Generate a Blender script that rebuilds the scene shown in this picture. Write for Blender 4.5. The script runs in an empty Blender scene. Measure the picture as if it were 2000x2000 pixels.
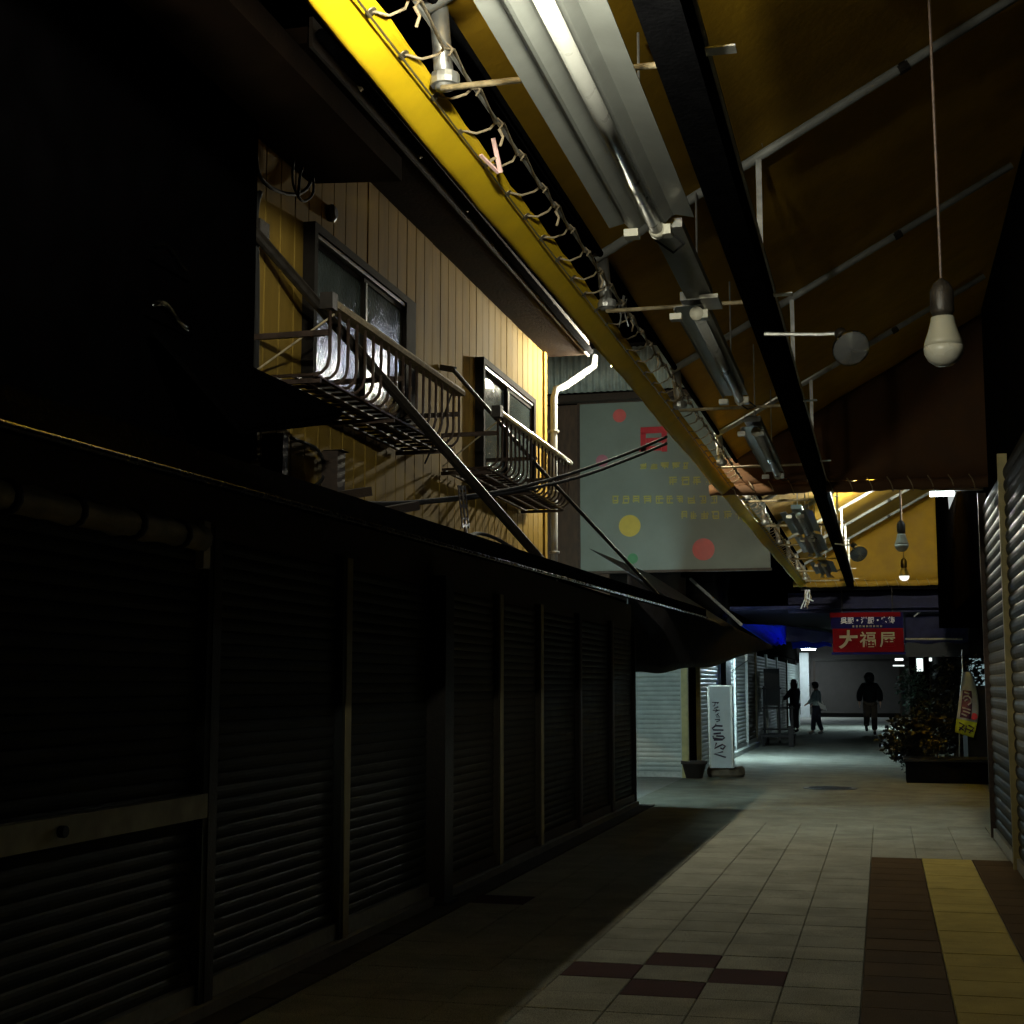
import bpy, bmesh, math, random
from mathutils import Vector, Matrix
random.seed(7)
V = Vector
S = bpy.context.scene
COL = S.collection
# ------------------------------------------------------------------ camera
FPX, VPX, VPY = 2800.0, 1725.0, 1340.0
TH = math.atan((VPY - 1000) / FPX)
PS = math.atan((VPX - 1000) / (FPX * math.cos(TH) + (VPY - 1000) * math.sin(TH)))
CAM = V((0, 0, 1.45))
cd = bpy.data.cameras.new('camera'); cam = bpy.data.objects.new('camera', cd); COL.objects.link(cam)
cam.location = CAM; cam.rotation_euler = (math.pi / 2 + TH, 0, PS)
cd.sensor_width = 36; cd.lens = 36 * FPX / 2000; cd.clip_end = 400; cd.clip_start = 0.05
S.camera = cam
# ------------------------------------------------------------------ night sky
wd = bpy.data.worlds.new('World'); S.world = wd; wd.use_nodes = True
nt = wd.node_tree; bg = nt.nodes['Background']
sk = nt.nodes.new('ShaderNodeTexSky'); sk.sky_type = 'NISHITA'; sk.sun_disc = False
sk.sun_elevation = math.radians(-4); sk.sun_rotation = math.radians(60)
nt.links.new(sk.outputs[0], bg.inputs[0]); bg.inputs[1].default_value = 0.0004
S.view_settings.view_transform = 'Standard'; S.view_settings.look = 'None'
S.view_settings.exposure = 0.0; S.view_settings.gamma = 1.0; S.view_settings.use_curve_mapping = False
S.cycles.use_denoising = True; S.cycles.max_bounces = 6; S.cycles.diffuse_bounces = 3; S.cycles.glossy_bounces = 3
S.cycles.sample_clamp_indirect = 4.0; S.cycles.caustics_reflective = False; S.cycles.caustics_refractive = False

# ------------------------------------------------------------------ pixel -> point on a named plane
FW = V((-math.sin(PS) * math.cos(TH), math.cos(PS) * math.cos(TH), math.sin(TH)))
RT = V((math.cos(PS), math.sin(PS), 0)); UP = RT.cross(FW)
def W(px, py, x=None, y=None, z=None):
    d = FW * FPX + RT * (px - 1000) - UP * (py - 1000)
    if x is not None: t = (x - CAM.x) / d.x
    elif y is not None: t = (y - CAM.y) / d.y
    else: t = (z - CAM.z) / d.z
    return CAM + d * t

# ------------------------------------------------------------------ materials
MATS = {}
def pm(name, col, rough=0.6, metal=0.0, var=0.18, scale=9.0, bump=0.12, bscale=60.0, dirt=0.0, transl=0.0,
       rnd=0.0, speck=0.0, spec=0.5, stretch=(1, 1, 1), coat=0.0, joint=None):
    if name in MATS: return MATS[name]
    m = bpy.data.materials.new(name); m.use_nodes = True; MATS[name] = m
    N = m.node_tree.nodes; L = m.node_tree.links; b = N['Principled BSDF']
    tc = N.new('ShaderNodeTexCoord'); mp = N.new('ShaderNodeMapping'); mp.inputs['Scale'].default_value = stretch
    geo = N.new('ShaderNodeNewGeometry'); L.new(geo.outputs['Position'], mp.inputs[0])
    n1 = N.new('ShaderNodeTexNoise'); n1.inputs['Scale'].default_value = scale; n1.inputs['Detail'].default_value = 6
    L.new(mp.outputs[0], n1.inputs['Vector'])
    r = N.new('ShaderNodeValToRGB'); c = V(col)
    r.color_ramp.elements[0].position = 0.3; r.color_ramp.elements[1].position = 0.72
    r.color_ramp.elements[0].color = (*(c * (1 - var)), 1); r.color_ramp.elements[1].color = (*(V([min(1, k) for k in c * (1 + var)])), 1)
    L.new(n1.outputs['Fac'], r.inputs[0]); out = r.outputs[0]
    if dirt:
        n2 = N.new('ShaderNodeTexNoise'); n2.inputs['Scale'].default_value = 2.3; n2.inputs['Detail'].default_value = 9; n2.inputs['Roughness'].default_value = 0.7
        L.new(mp.outputs[0], n2.inputs['Vector'])
        r2 = N.new('ShaderNodeValToRGB'); r2.color_ramp.elements[0].position = 0.42; r2.color_ramp.elements[1].position = 0.7
        mx = N.new('ShaderNodeMix'); mx.data_type = 'RGBA'; mx.inputs['B'].default_value = (*(c * 0.35 + V((.02, .015, .008))), 1)
        ml = N.new('ShaderNodeMath'); ml.operation = 'MULTIPLY'; ml.inputs[1].default_value = dirt
        L.new(n2.outputs['Fac'], r2.inputs[0]); L.new(r2.outputs[0], ml.inputs[0]); L.new(ml.outputs[0], mx.inputs['Factor'])
        L.new(out, mx.inputs['A']); out = mx.outputs['Result']
    if speck:
        n3 = N.new('ShaderNodeTexNoise'); n3.inputs['Scale'].default_value = 190; n3.inputs['Detail'].default_value = 3
        L.new(geo.outputs['Position'], n3.inputs['Vector'])
        r3 = N.new('ShaderNodeValToRGB'); r3.color_ramp.elements[0].position = 0.36; r3.color_ramp.elements[1].position = 0.56
        r3.color_ramp.elements[0].color = (1 - speck,) * 3 + (1,); r3.color_ramp.elements[1].color = (1, 1, 1, 1)
        mx = N.new('ShaderNodeMix'); mx.data_type = 'RGBA'; mx.blend_type = 'MULTIPLY'; mx.inputs['Factor'].default_value = 1
        L.new(n3.outputs['Fac'], r3.inputs[0]); L.new(out, mx.inputs['A']); L.new(r3.outputs[0], mx.inputs['B']); out = mx.outputs['Result']
    if rnd:
        oi = N.new('ShaderNodeObjectInfo'); mr = N.new('ShaderNodeMapRange')
        mr.inputs['To Min'].default_value = 1 - rnd; mr.inputs['To Max'].default_value = 1 + rnd
        L.new(oi.outputs['Random'], mr.inputs['Value'])
        mx = N.new('ShaderNodeVectorMath'); mx.operation = 'SCALE'
        L.new(out, mx.inputs[0]); L.new(mr.outputs[0], mx.inputs['Scale']); out = mx.outputs[0]
    L.new(out, b.inputs['Base Color'])
    b.inputs['Metallic'].default_value = metal; b.inputs['Specular IOR Level'].default_value = spec
    rr = N.new('ShaderNodeMapRange'); rr.inputs['To Min'].default_value = max(0.03, rough - 0.12); rr.inputs['To Max'].default_value = min(1, rough + 0.12)
    L.new(n1.outputs['Fac'], rr.inputs['Value']); L.new(rr.outputs[0], b.inputs['Roughness'])
    if coat: b.inputs['Coat Weight'].default_value = coat
    if bump:
        nb = N.new('ShaderNodeTexNoise'); nb.inputs['Scale'].default_value = bscale; nb.inputs['Detail'].default_value = 4
        L.new(mp.outputs[0], nb.inputs['Vector'])
        bp = N.new('ShaderNodeBump'); bp.inputs['Strength'].default_value = bump; bp.inputs['Distance'].default_value = 0.01
        L.new(nb.outputs['Fac'], bp.inputs['Height']); L.new(bp.outputs[0], b.inputs['Normal'])
    if transl:
        t = N.new('ShaderNodeBsdfTranslucent'); mxs = N.new('ShaderNodeMixShader'); mxs.inputs[0].default_value = transl
        L.new(out, t.inputs[0]); L.new(b.outputs[0], mxs.inputs[1]); L.new(t.outputs[0], mxs.inputs[2])
        L.new(mxs.outputs[0], N['Material Output'].inputs[0])
    return m
def em(name, col, strength):
    if name in MATS: return MATS[name]
    m = bpy.data.materials.new(name); m.use_nodes = True; MATS[name] = m
    N = m.node_tree.nodes; L = m.node_tree.links; N.remove(N['Principled BSDF'])
    e = N.new('ShaderNodeEmission'); e.inputs[0].default_value = (*col, 1); e.inputs[1].default_value = strength
    L.new(e.outputs[0], N['Material Output'].inputs[0]); return m
def glass(name, tint, rough, bs, bstr):
    m = pm(name, tint, rough, 0, 0.1, 4, bstr, bs, spec=0.9); return m

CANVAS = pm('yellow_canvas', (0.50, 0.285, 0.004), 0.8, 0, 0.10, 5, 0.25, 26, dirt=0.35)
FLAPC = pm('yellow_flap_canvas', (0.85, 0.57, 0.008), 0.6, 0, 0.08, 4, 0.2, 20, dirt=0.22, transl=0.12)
CURTAIN = pm('brown_canvas', (0.085, 0.036, 0.009), 0.85, 0, 0.15, 5, 0.2, 24, dirt=0.4)
STEEL = pm('galvanised_steel', (0.46, 0.46, 0.43), 0.42, 0.75, 0.25, 14, 0.15, 70, dirt=0.35)
RUST = pm('rusty_rod', (0.42, 0.34, 0.20), 0.6, 0.3, 0.4, 30, 0.3, 90, dirt=0.7)
BLACK = pm('black_paint', (0.006, 0.006, 0.007), 0.5, 0.0, 0.3, 14, 0.2, 60, spec=0.2)
BLACKM = pm('black_iron', (0.02, 0.016, 0.012), 0.5, 0.2, 0.4, 22, 0.25, 80)
BROWNM = pm('brown_iron', (0.05, 0.03, 0.02), 0.55, 0.2, 0.4, 22, 0.25, 80)
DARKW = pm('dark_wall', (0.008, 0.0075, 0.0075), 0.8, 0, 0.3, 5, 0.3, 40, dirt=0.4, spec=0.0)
DARKWOOD = pm('dark_wood', (0.035, 0.022, 0.014), 0.75, 0, 0.35, 6, 0.3, 40, stretch=(6, 1, 6))
SOFFIT = pm('soffit_board', (0.018, 0.010, 0.006), 0.9, 0, 0.3, 5, 0.25, 40, dirt=0.3, spec=0.05)
WHITEENAMEL = pm('white_enamel', (0.24, 0.25, 0.228), 0.45, 0.0, 0.10, 7, 0.06, 50, dirt=0.28, coat=0.2)
TUBEOFF = pm('unlit_tube', (0.27, 0.27, 0.245), 0.3, 0, 0.06, 9, 0, dirt=0.2)
PLASTIC = pm('white_plastic', (0.50, 0.48, 0.38), 0.4, 0, 0.1, 20, 0.05, dirt=0.15)
ROPE = pm('hemp_rope', (0.30, 0.24, 0.15), 0.9, 0, 0.3, 60, 0.6, 220)
GROM = pm('grommet_brass', (0.28, 0.24, 0.16), 0.4, 0.8, 0.2, 40, 0.1)
SIDING = pm('cream_siding', (0.27, 0.172, 0.030), 0.85, 0, 0.10, 3, 0.12, 30, dirt=0.65, rnd=0.07, stretch=(1, 1, 0.25), spec=0.12)
BRONZE = pm('bronze_frame', (0.012, 0.010, 0.008), 0.85, 0.0, 0.25, 20, 0.1, spec=0.08)
ALU = pm('aluminium', (0.50, 0.50, 0.47), 0.38, 0.85, 0.15, 24, 0.08, dirt=0.25)
PANE = glass('frosted_pane', (0.075, 0.095, 0.092), 0.10, 50, 0.30)
DARKPANE = glass('dark_bubbled_pane', (0.002, 0.002, 0.0015), 0.06, 45, 0.4)
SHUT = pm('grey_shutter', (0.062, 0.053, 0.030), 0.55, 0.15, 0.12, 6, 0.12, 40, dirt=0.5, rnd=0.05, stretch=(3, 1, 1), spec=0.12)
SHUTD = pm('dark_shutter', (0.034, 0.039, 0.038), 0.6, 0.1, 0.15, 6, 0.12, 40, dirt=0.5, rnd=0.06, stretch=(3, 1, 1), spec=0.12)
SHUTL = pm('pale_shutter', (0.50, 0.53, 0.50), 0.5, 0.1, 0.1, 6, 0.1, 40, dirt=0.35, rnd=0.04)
SHUTB = pm('brown_shutter', (0.052, 0.045, 0.033), 0.6, 0.1, 0.2, 6, 0.15, 40, dirt=0.6, rnd=0.08, spec=0.12)
BEIGE = pm('beige_post', (0.42, 0.36, 0.19), 0.5, 0.1, 0.15, 10, 0.1, dirt=0.45)
YPOST = pm('yellow_post', (0.50, 0.42, 0.16), 0.5, 0.0, 0.15, 10, 0.1, dirt=0.35)
CREAM = pm('cream_tile', (0.30, 0.305, 0.255), 0.95, 0, 0.10, 3, 0.25, 120, dirt=0.6, rnd=0.06, speck=0.7, spec=0.02)
BROWNT = pm('brown_tile', (0.075, 0.049, 0.025), 0.95, 0, 0.15, 4, 0.25, 120, dirt=0.35, rnd=0.10, speck=0.45, spec=0.02)
PURPLET = pm('dark_plum_tile', (0.050, 0.022, 0.024), 0.95, 0, 0.15, 4, 0.25, 120, dirt=0.2, rnd=0.08, speck=0.35, spec=0.02)
YELLOWT = pm('yellow_paving', (0.35, 0.28, 0.085), 0.95, 0, 0.12, 4, 0.25, 110, dirt=0.45, rnd=0.05, speck=0.35, spec=0.02)
GREYT = pm('grey_drain_slab', (0.055, 0.05, 0.045), 0.95, 0, 0.2, 5, 0.3, 90, dirt=0.4, rnd=0.1, spec=0.02)
JOINT = pm('joint_mortar', (0.21, 0.20, 0.165), 0.95, 0, 0.25, 12, 0.4, 90)
IRON = pm('cast_iron', (0.03, 0.03, 0.032), 0.4, 0.7, 0.3, 30, 0.4, 90)
STONE = pm('base_stone', (0.16, 0.12, 0.08), 0.8, 0, 0.3, 10, 0.6, 30)
BOARDW = pm('pale_sign_board', (0.20, 0.245, 0.215), 0.5, 0, 0.07, 1.2, 0.04, 20, dirt=0.18)
RED = pm('red_paint', (0.55, 0.012, 0.03), 0.45, 0, 0.1, 10, 0.05)
PINK = pm('salmon_paint', (0.72, 0.13, 0.12), 0.5, 0, 0.08, 10, 0.05)
MAUVE = pm('mauve_paint', (0.45, 0.16, 0.22), 0.5, 0, 0.08, 10, 0.05)
OCHRE = pm('ochre_paint', (0.60, 0.46, 0.06), 0.5, 0, 0.08, 10, 0.05)
PALEY = pm('faded_yellow_paint', (0.54, 0.50, 0.13), 0.5, 0, 0.12, 16, 0.05)
GREENP = pm('green_paint', (0.05, 0.25, 0.10), 0.5, 0, 0.1, 10, 0.05)
CORR = pm('corrugated_iron', (0.40, 0.43, 0.38), 0.5, 0.35, 0.2, 6, 0.1, 40, dirt=0.5)
PIPEW = pm('grey_downpipe', (0.34, 0.35, 0.35), 0.5, 0.0, 0.1, 8, 0.05, dirt=0.2)
BLUE = pm('blue_tarp', (0.015, 0.07, 0.85), 0.45, 0, 0.2, 8, 0.5, 14, transl=0.4)
DARKTARP = pm('black_tarp', (0.012, 0.011, 0.013), 0.6, 0, 0.3, 8, 0.5, 14, spec=0.2)
NAVY = pm('navy_tarp', (0.012, 0.012, 0.035), 0.6, 0, 0.3, 8, 0.5, 14, spec=0.12)
REDS = pm('red_sign_face', (0.13, 0.002, 0.004), 0.8, 0, 0.1, 6, 0.05, spec=0.08)
NAVYS = pm('navy_sign_face', (0.010, 0.008, 0.045), 0.8, 0, 0.15, 6, 0.05, spec=0.05)
LETTER = pm('pale_gold_letter', (0.30, 0.25, 0.13), 0.7, 0, 0.1, 14, 0.05)
LETTERW = pm('grey_letter', (0.48, 0.47, 0.44), 0.5, 0, 0.15, 30, 0.05)
INK = pm('purple_ink', (0.03, 0.012, 0.035), 0.6, 0, 0.2, 30, 0)
CLOTHW = pm('white_banner_cloth', (0.55, 0.58, 0.56), 0.8, 0, 0.1, 10, 0.2, 30, transl=0.2)
LIME = pm('lime_banner_cloth', (0.55, 0.60, 0.03), 0.8, 0, 0.1, 10, 0.2, 30, transl=0.2)
LEAF = pm('dark_leaf', (0.003, 0.005, 0.0035), 0.45, 0, 0.4, 12, 0.1, rnd=0.1, transl=0.15)
LEAFG = pm('green_leaf', (0.015, 0.028, 0.018), 0.45, 0, 0.4, 12, 0.1, transl=0.25)
TERRA = pm('dark_pot', (0.05, 0.035, 0.03), 0.7, 0, 0.2, 14, 0.2)
POTW = pm('white_pot', (0.58, 0.58, 0.56), 0.4, 0, 0.1, 14, 0.1, dirt=0.3)
WALLF = pm('far_grey_shutter', (0.075, 0.066, 0.062), 0.7, 0, 0.12, 3, 0.1, 30, dirt=0.35)
PALEW = pm('pale_wall', (0.60, 0.64, 0.66), 0.6, 0, 0.08, 4, 0.05, dirt=0.2)
GREENR = pm('green_awning', (0.20, 0.30, 0.26), 0.6, 0, 0.15, 6, 0.2, 30, dirt=0.3)
ROLLC = pm('rolled_cloth', (0.24, 0.21, 0.14), 0.9, 0, 0.25, 9, 0.6, 22, dirt=0.6)
CABLE = pm('black_rubber', (0.006, 0.006, 0.006), 0.85, 0, 0.2, 30, 0.05)
PAPER = pm('pink_peg', (0.70, 0.46, 0.42), 0.5, 0, 0.1, 20, 0)
BULBW = pm('bulb_white', (0.36, 0.35, 0.29), 0.25, 0, 0.05, 9, 0)
BULBB = pm('bulb_base_white', (0.27, 0.26, 0.20), 0.45, 0, 0.05, 9, 0)
BEAMB = pm('matt_black_beam', (0.005, 0.005, 0.0055), 0.95, 0, 0.3, 14, 0.2, 60, spec=0.0)
PIPEP = pm('grey_painted_pipe', (0.33, 0.34, 0.32), 0.5, 0, 0.12, 14, 0.1, 60, dirt=0.35)
CHROME = pm('lamp_chrome', (0.55, 0.55, 0.52), 0.10, 1.0, 0.1, 20, 0.15, 18)
def lampglass():
    m = bpy.data.materials.new('clear_lamp_glass'); m.use_nodes = True
    b = m.node_tree.nodes['Principled BSDF']; b.inputs['Base Color'].default_value = (0.9, 0.92, 0.9, 1)
    b.inputs['Roughness'].default_value = 0.05; b.inputs['Transmission Weight'].default_value = 0.9
    n = m.node_tree.nodes.new('ShaderNodeTexNoise'); n.inputs['Scale'].default_value = 30
    bp = m.node_tree.nodes.new('ShaderNodeBump'); bp.inputs['Strength'].default_value = 0.15
    m.node_tree.links.new(n.outputs['Fac'], bp.inputs['Height']); m.node_tree.links.new(bp.outputs[0], b.inputs['Normal'])
    return m
LGLASS = lampglass()
COOL = (0.80, 1.0, 0.93)

# ------------------------------------------------------------------ mesh builder
class MB:
    def __init__(s): s.v = []; s.f = []
    def add(s, vs, fs):
        o = len(s.v); s.v += [V(p) for p in vs]; s.f += [tuple(o + i for i in q) for q in fs]; return s
    def box(s, a, b):
        x0, y0, z0 = [min(a[i], b[i]) for i in range(3)]; x1, y1, z1 = [max(a[i], b[i]) for i in range(3)]
        return s.add([(x0, y0, z0), (x1, y0, z0), (x1, y1, z0), (x0, y1, z0), (x0, y0, z1), (x1, y0, z1), (x1, y1, z1), (x0, y1, z1)],
                     [(0, 3, 2, 1), (4, 5, 6, 7), (0, 1, 5, 4), (1, 2, 6, 5), (2, 3, 7, 6), (3, 0, 4, 7)])
    def prism(s, poly, e):
        n = len(poly); p = [V(q) for q in poly]; e = V(e)
        return s.add(p + [q + e for q in p], [tuple(range(n))[::-1], tuple(range(n, 2 * n))] + [(i, (i + 1) % n, n + (i + 1) % n, n + i) for i in range(n)])
    def bar(s, a, b, w, h, up=(0, 0, 1)):
        a = V(a); b = V(b); d = (b - a).normalized(); u = V(up); r = d.cross(u)
        if r.length < 1e-4: r = V((1, 0, 0))
        r.normalize(); u = r.cross(d); r = r * w / 2; u = u * h / 2
        return s.prism([a - r - u, a + r - u, a + r + u, a - r + u], b - a)
    def tube(s, pts, r, seg=8, cap=True):
        pts = [V(p) for p in pts]; n = len(pts); rs = r if isinstance(r, (list, tuple)) else [r] * n
        o = len(s.v); ref = None
        for i, p in enumerate(pts):
            t = (pts[min(i + 1, n - 1)] - pts[max(i - 1, 0)]).normalized()
            if ref is None: ref = t.orthogonal().normalized()
            else:
                ref = ref - t * ref.dot(t)
                ref = ref.normalized() if ref.length > 1e-5 else t.orthogonal().normalized()
            bi = t.cross(ref)
            for k in range(seg):
                a = 2 * math.pi * k / seg; s.v.append(p + (ref * math.cos(a) + bi * math.sin(a)) * rs[i])
        for i in range(n - 1):
            for k in range(seg):
                k2 = (k + 1) % seg; s.f.append((o + i * seg + k, o + i * seg + k2, o + (i + 1) * seg + k2, o + (i + 1) * seg + k))
        if cap:
            s.f.append(tuple(o + k for k in range(seg))[::-1]); s.f.append(tuple(o + (n - 1) * seg + k for k in range(seg)))
        return s
    def lathe(s, prof, c, seg=16, ax=(0, 0, 1)):
        ax = V(ax).normalized(); r = ax.orthogonal().normalized(); b = ax.cross(r); o = len(s.v); n = len(prof)
        for (rad, h) in prof:
            for k in range(seg):
                a = 2 * math.pi * k / seg; s.v.append(V(c) + ax * h + (r * math.cos(a) + b * math.sin(a)) * max(rad, 1e-4))
        for i in range(n - 1):
            for k in range(seg):
                k2 = (k + 1) % seg; s.f.append((o + i * seg + k, o + i * seg + k2, o + (i + 1) * seg + k2, o + (i + 1) * seg + k))
        s.f.append(tuple(o + k for k in range(seg))[::-1]); s.f.append(tuple(o + (n - 1) * seg + k for k in range(seg)))
        return s
    def grid(s, fn, nu, nv):
        o = len(s.v)
        for i in range(nu + 1):
            for j in range(nv + 1): s.v.append(V(fn(i / nu, j / nv)))
        for i in range(nu):
            for j in range(nv):
                a = o + i * (nv + 1) + j; s.f.append((a, a + nv + 1, a + nv + 2, a + 1))
        return s
    def build(s, name, mat, parent=None, smooth=False, origin=None, fixn=True, thick=0.0):
        org = V(origin) if origin is not None else (sum(s.v, V()) / max(1, len(s.v)))
        me = bpy.data.meshes.new(name); me.from_pydata([p - org for p in s.v], [], s.f)
        if fixn:
            bm = bmesh.new(); bm.from_mesh(me); bmesh.ops.recalc_face_normals(bm, faces=bm.faces)
            bm.to_mesh(me); bm.free()
        if smooth:
            for p in me.polygons: p.use_smooth = True
        me.materials.append(mat); o = bpy.data.objects.new(name, me); COL.objects.link(o)
        if thick:
            md = o.modifiers.new('thickness', 'SOLIDIFY'); md.thickness = thick
        place(o, org, parent); return o
def wloc(o):
    p = V(o.location); q = o.parent
    while q is not None: p = p + V(q.location); q = q.parent
    return p
def place(o, loc, parent=None):
    if parent is not None: o.parent = parent; o.location = V(loc) - wloc(parent)
    else: o.location = loc
def thing(name, label, cat, loc=(0, 0, 0), group=None):
    o = bpy.data.objects.new(name, None); COL.objects.link(o); o.location = loc; o.empty_display_size = 0.1
    return tag(o, label, cat, group)
def tag(o, label, cat, group=None):
    o['label'] = label; o['category'] = cat
    if group: o['group'] = group
    return o
def kind(o, k): o['kind'] = k; return o
def dup(o, loc, parent):
    c = o.copy(); COL.objects.link(c); c.parent = None; place(c, loc, parent); return c
def sphere_prof(r, n=8, sq=1.0): return [(r * math.sin(math.pi * i / n), -r * sq * math.cos(math.pi * i / n)) for i in range(n + 1)]
def text(body, size, mat, parent, o, r, u, name='lettering', ext=0.004, off=0.0, width=None):
    cu = bpy.data.curves.new(name, 'FONT'); cu.body = body; cu.size = size; cu.extrude = ext; cu.offset = off
    cu.align_x = 'CENTER'; cu.align_y = 'CENTER'
    t = bpy.data.objects.new(name, cu); COL.objects.link(t); bpy.context.view_layer.update()
    me = bpy.data.meshes.new_from_object(t.evaluated_get(bpy.context.evaluated_depsgraph_get()))
    bpy.data.objects.remove(t)
    if not me.vertices: return None
    r = V(r).normalized(); u = V(u).normalized(); n = r.cross(u)
    xs = [v.co.x for v in me.vertices]; sx = 1.0 if width is None else width / (max(xs) - min(xs))
    for v in me.vertices: v.co = r * v.co.x * sx + u * v.co.y + n * v.co.z
    me.materials.clear(); me.materials.append(mat); me.name = name
    ob = bpy.data.objects.new(name, me); COL.objects.link(ob); place(ob, V(o), parent); return ob
def strokes(lines, mat, parent, o, r, u, rad, name='lettering'):
    m = MB(); r = V(r); u = V(u)
    for ln in lines: m.tube([V(o) + r * a + u * b for a, b in ln], rad, 5)
    return m.build(name, mat, parent)

# ================================================================== PAVEMENT
XS = -3.0          # left shop fronts
T = 0.373          # paving module
g = MB().box((-9, -3, -0.20), (6, 95, -0.014)).build('ground', JOINT); kind(g, 'structure')
pv = bpy.data.objects.new('pavement', None); COL.objects.link(pv); kind(pv, 'structure')
def tile_mesh(w, l, mat, nm):
    h = 0.012; b = 0.004
    m = MB().add([(-w / 2, -l / 2, -h), (w / 2, -l / 2, -h), (w / 2, l / 2, -h), (-w / 2, l / 2, -h),
                  (-w / 2, -l / 2, -b), (w / 2, -l / 2, -b), (w / 2, l / 2, -b), (-w / 2, l / 2, -b),
                  (-w / 2 + b, -l / 2 + b, 0), (w / 2 - b, -l / 2 + b, 0), (w / 2 - b, l / 2 - b, 0), (-w / 2 + b, l / 2 - b, 0)],
                 [(0, 1, 5, 4), (1, 2, 6, 5), (2, 3, 7, 6), (3, 0, 4, 7), (4, 5, 9, 8), (5, 6, 10, 9), (6, 7, 11, 10), (7, 4, 8, 11), (8, 9, 10, 11)])
    me = bpy.data.meshes.new(nm); me.from_pydata(m.v, [], m.f); me.materials.append(mat); return me
GAP = 0.0035
X0 = -0.142 - 7 * T; Y0 = 8.05 - 20 * T
tm = {k: tile_mesh(T - GAP, T - GAP, m, 'tile') for k, m in (('c', CREAM), ('p', PURPLET))}
tb = tile_mesh(0.412 - GAP, T - GAP, BROWNT, 'tile'); tb2 = tile_mesh(0.32, T - GAP, BROWNT, 'tile'); ty = tile_mesh(0.405 - GAP, T - GAP, YELLOWT, 'tile')
def dark(ci, ri):   # diamond motifs of four plum tiles on the alley's axis and single ones along the drain
    k = ri - 17
    if (ci, k) in ((4, 2), (3, 1), (5, 1), (4, 0)): return True
    return ci == 0 and k == 7
far = {'c': MB(), 'p': MB(), 'b': MB()}
def put(me, x, y):
    o = bpy.data.objects.new('tile', me); COL.objects.link(o)
    o.parent = pv; o.location = (x, y, random.uniform(-0.0012, 0.0008)); o.rotation_euler = (random.uniform(-.002, .002), random.uniform(-.002, .002), 0)
def farq(m, x, y, w, l):
    z = random.uniform(-0.0012, 0.0008)
    m.add([(x - w / 2, y - l / 2, z), (x + w / 2, y - l / 2, z), (x + w / 2, y + l / 2, z), (x - w / 2, y + l / 2, z)], [(0, 1, 2, 3)])
nt_ = 0
for ri in range(0, 150):
    y = Y0 + (ri + .5) * T
    if y < 2.0: continue
    ncol = 7 if y < 13.0 else 11
    for ci in range(-1 if y > 17.7 else 0, ncol):
        x = X0 + (ci + .5) * T; d = dark(ci, ri)
        if 5.9 < y < 15.8 and nt_ < 230 and ci >= 0:
            put(tm['p' if d else 'c'], x, y); nt_ += 1
        else: farq(far['p' if d else 'c'], x, y, T - GAP, T - GAP)
    if y < 13.0:
        if y > 5.9:
            put(tb, 0.064, y); put(ty, 0.4745, y); put(tb2, 0.842, y)
        else:
            farq(far['b'], 0.064, y, .406, T - GAP); farq(far['b'], 0.842, y, .32, T - GAP)
for k, m in (('c', CREAM), ('p', PURPLET), ('b', BROWNT)):
    if far[k].v: kind(far[k].build('distant_paving', m, pv), 'stuff')
# drain slabs along the left shop fronts
dr = MB().box((-.175, -.29, -.012), (.175, .29, .002)); d0 = dr.build('drain_slab', GREYT, pv); place(d0, (-2.932, 6.1, 0), pv)
for i in range(1, 20): dup(d0, (-2.932, 6.1 + .6 * i, 0), pv)
# cross street to the left and alley beyond
kind(MB().box((-9, 17.75, -.012), (-3.13, 23.2, -.002)).build('road', pm('side_lane_concrete', (0.34, 0.34, 0.31), 0.7, 0, 0.15, 4, 0.3, 60, dirt=0.4, speck=0.4)), 'structure')
kind(MB().box((-6, 57.9, -.012), (3, 80, -.003)).build('path', pm('far_paving', (0.33, 0.33, 0.31), 0.7, 0, 0.15, 4, 0.3, 60, dirt=0.4)), 'structure')
mh = thing('manhole_cover', 'round black cast iron manhole cover set in the pale tiles', 'manhole cover', (-0.78, 21.3, 0))
MB().lathe([(.38, 0), (.38, .006), (.335, .007)], (-.78, 21.3, 0), 32).build('rim', IRON, mh)
m = MB().lathe([(.33, .002), (.33, .009)], (-.78, 21.3, 0), 32)
for i in range(-4, 5):
    w = math.sqrt(max(.01, .3 ** 2 - (i * .07) ** 2)); m.box((-.78 - w, 21.3 + i * .07 - .012, .008), (-.78 + w, 21.3 + i * .07 + .012, .013))
m.build('lid', IRON, mh)

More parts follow.
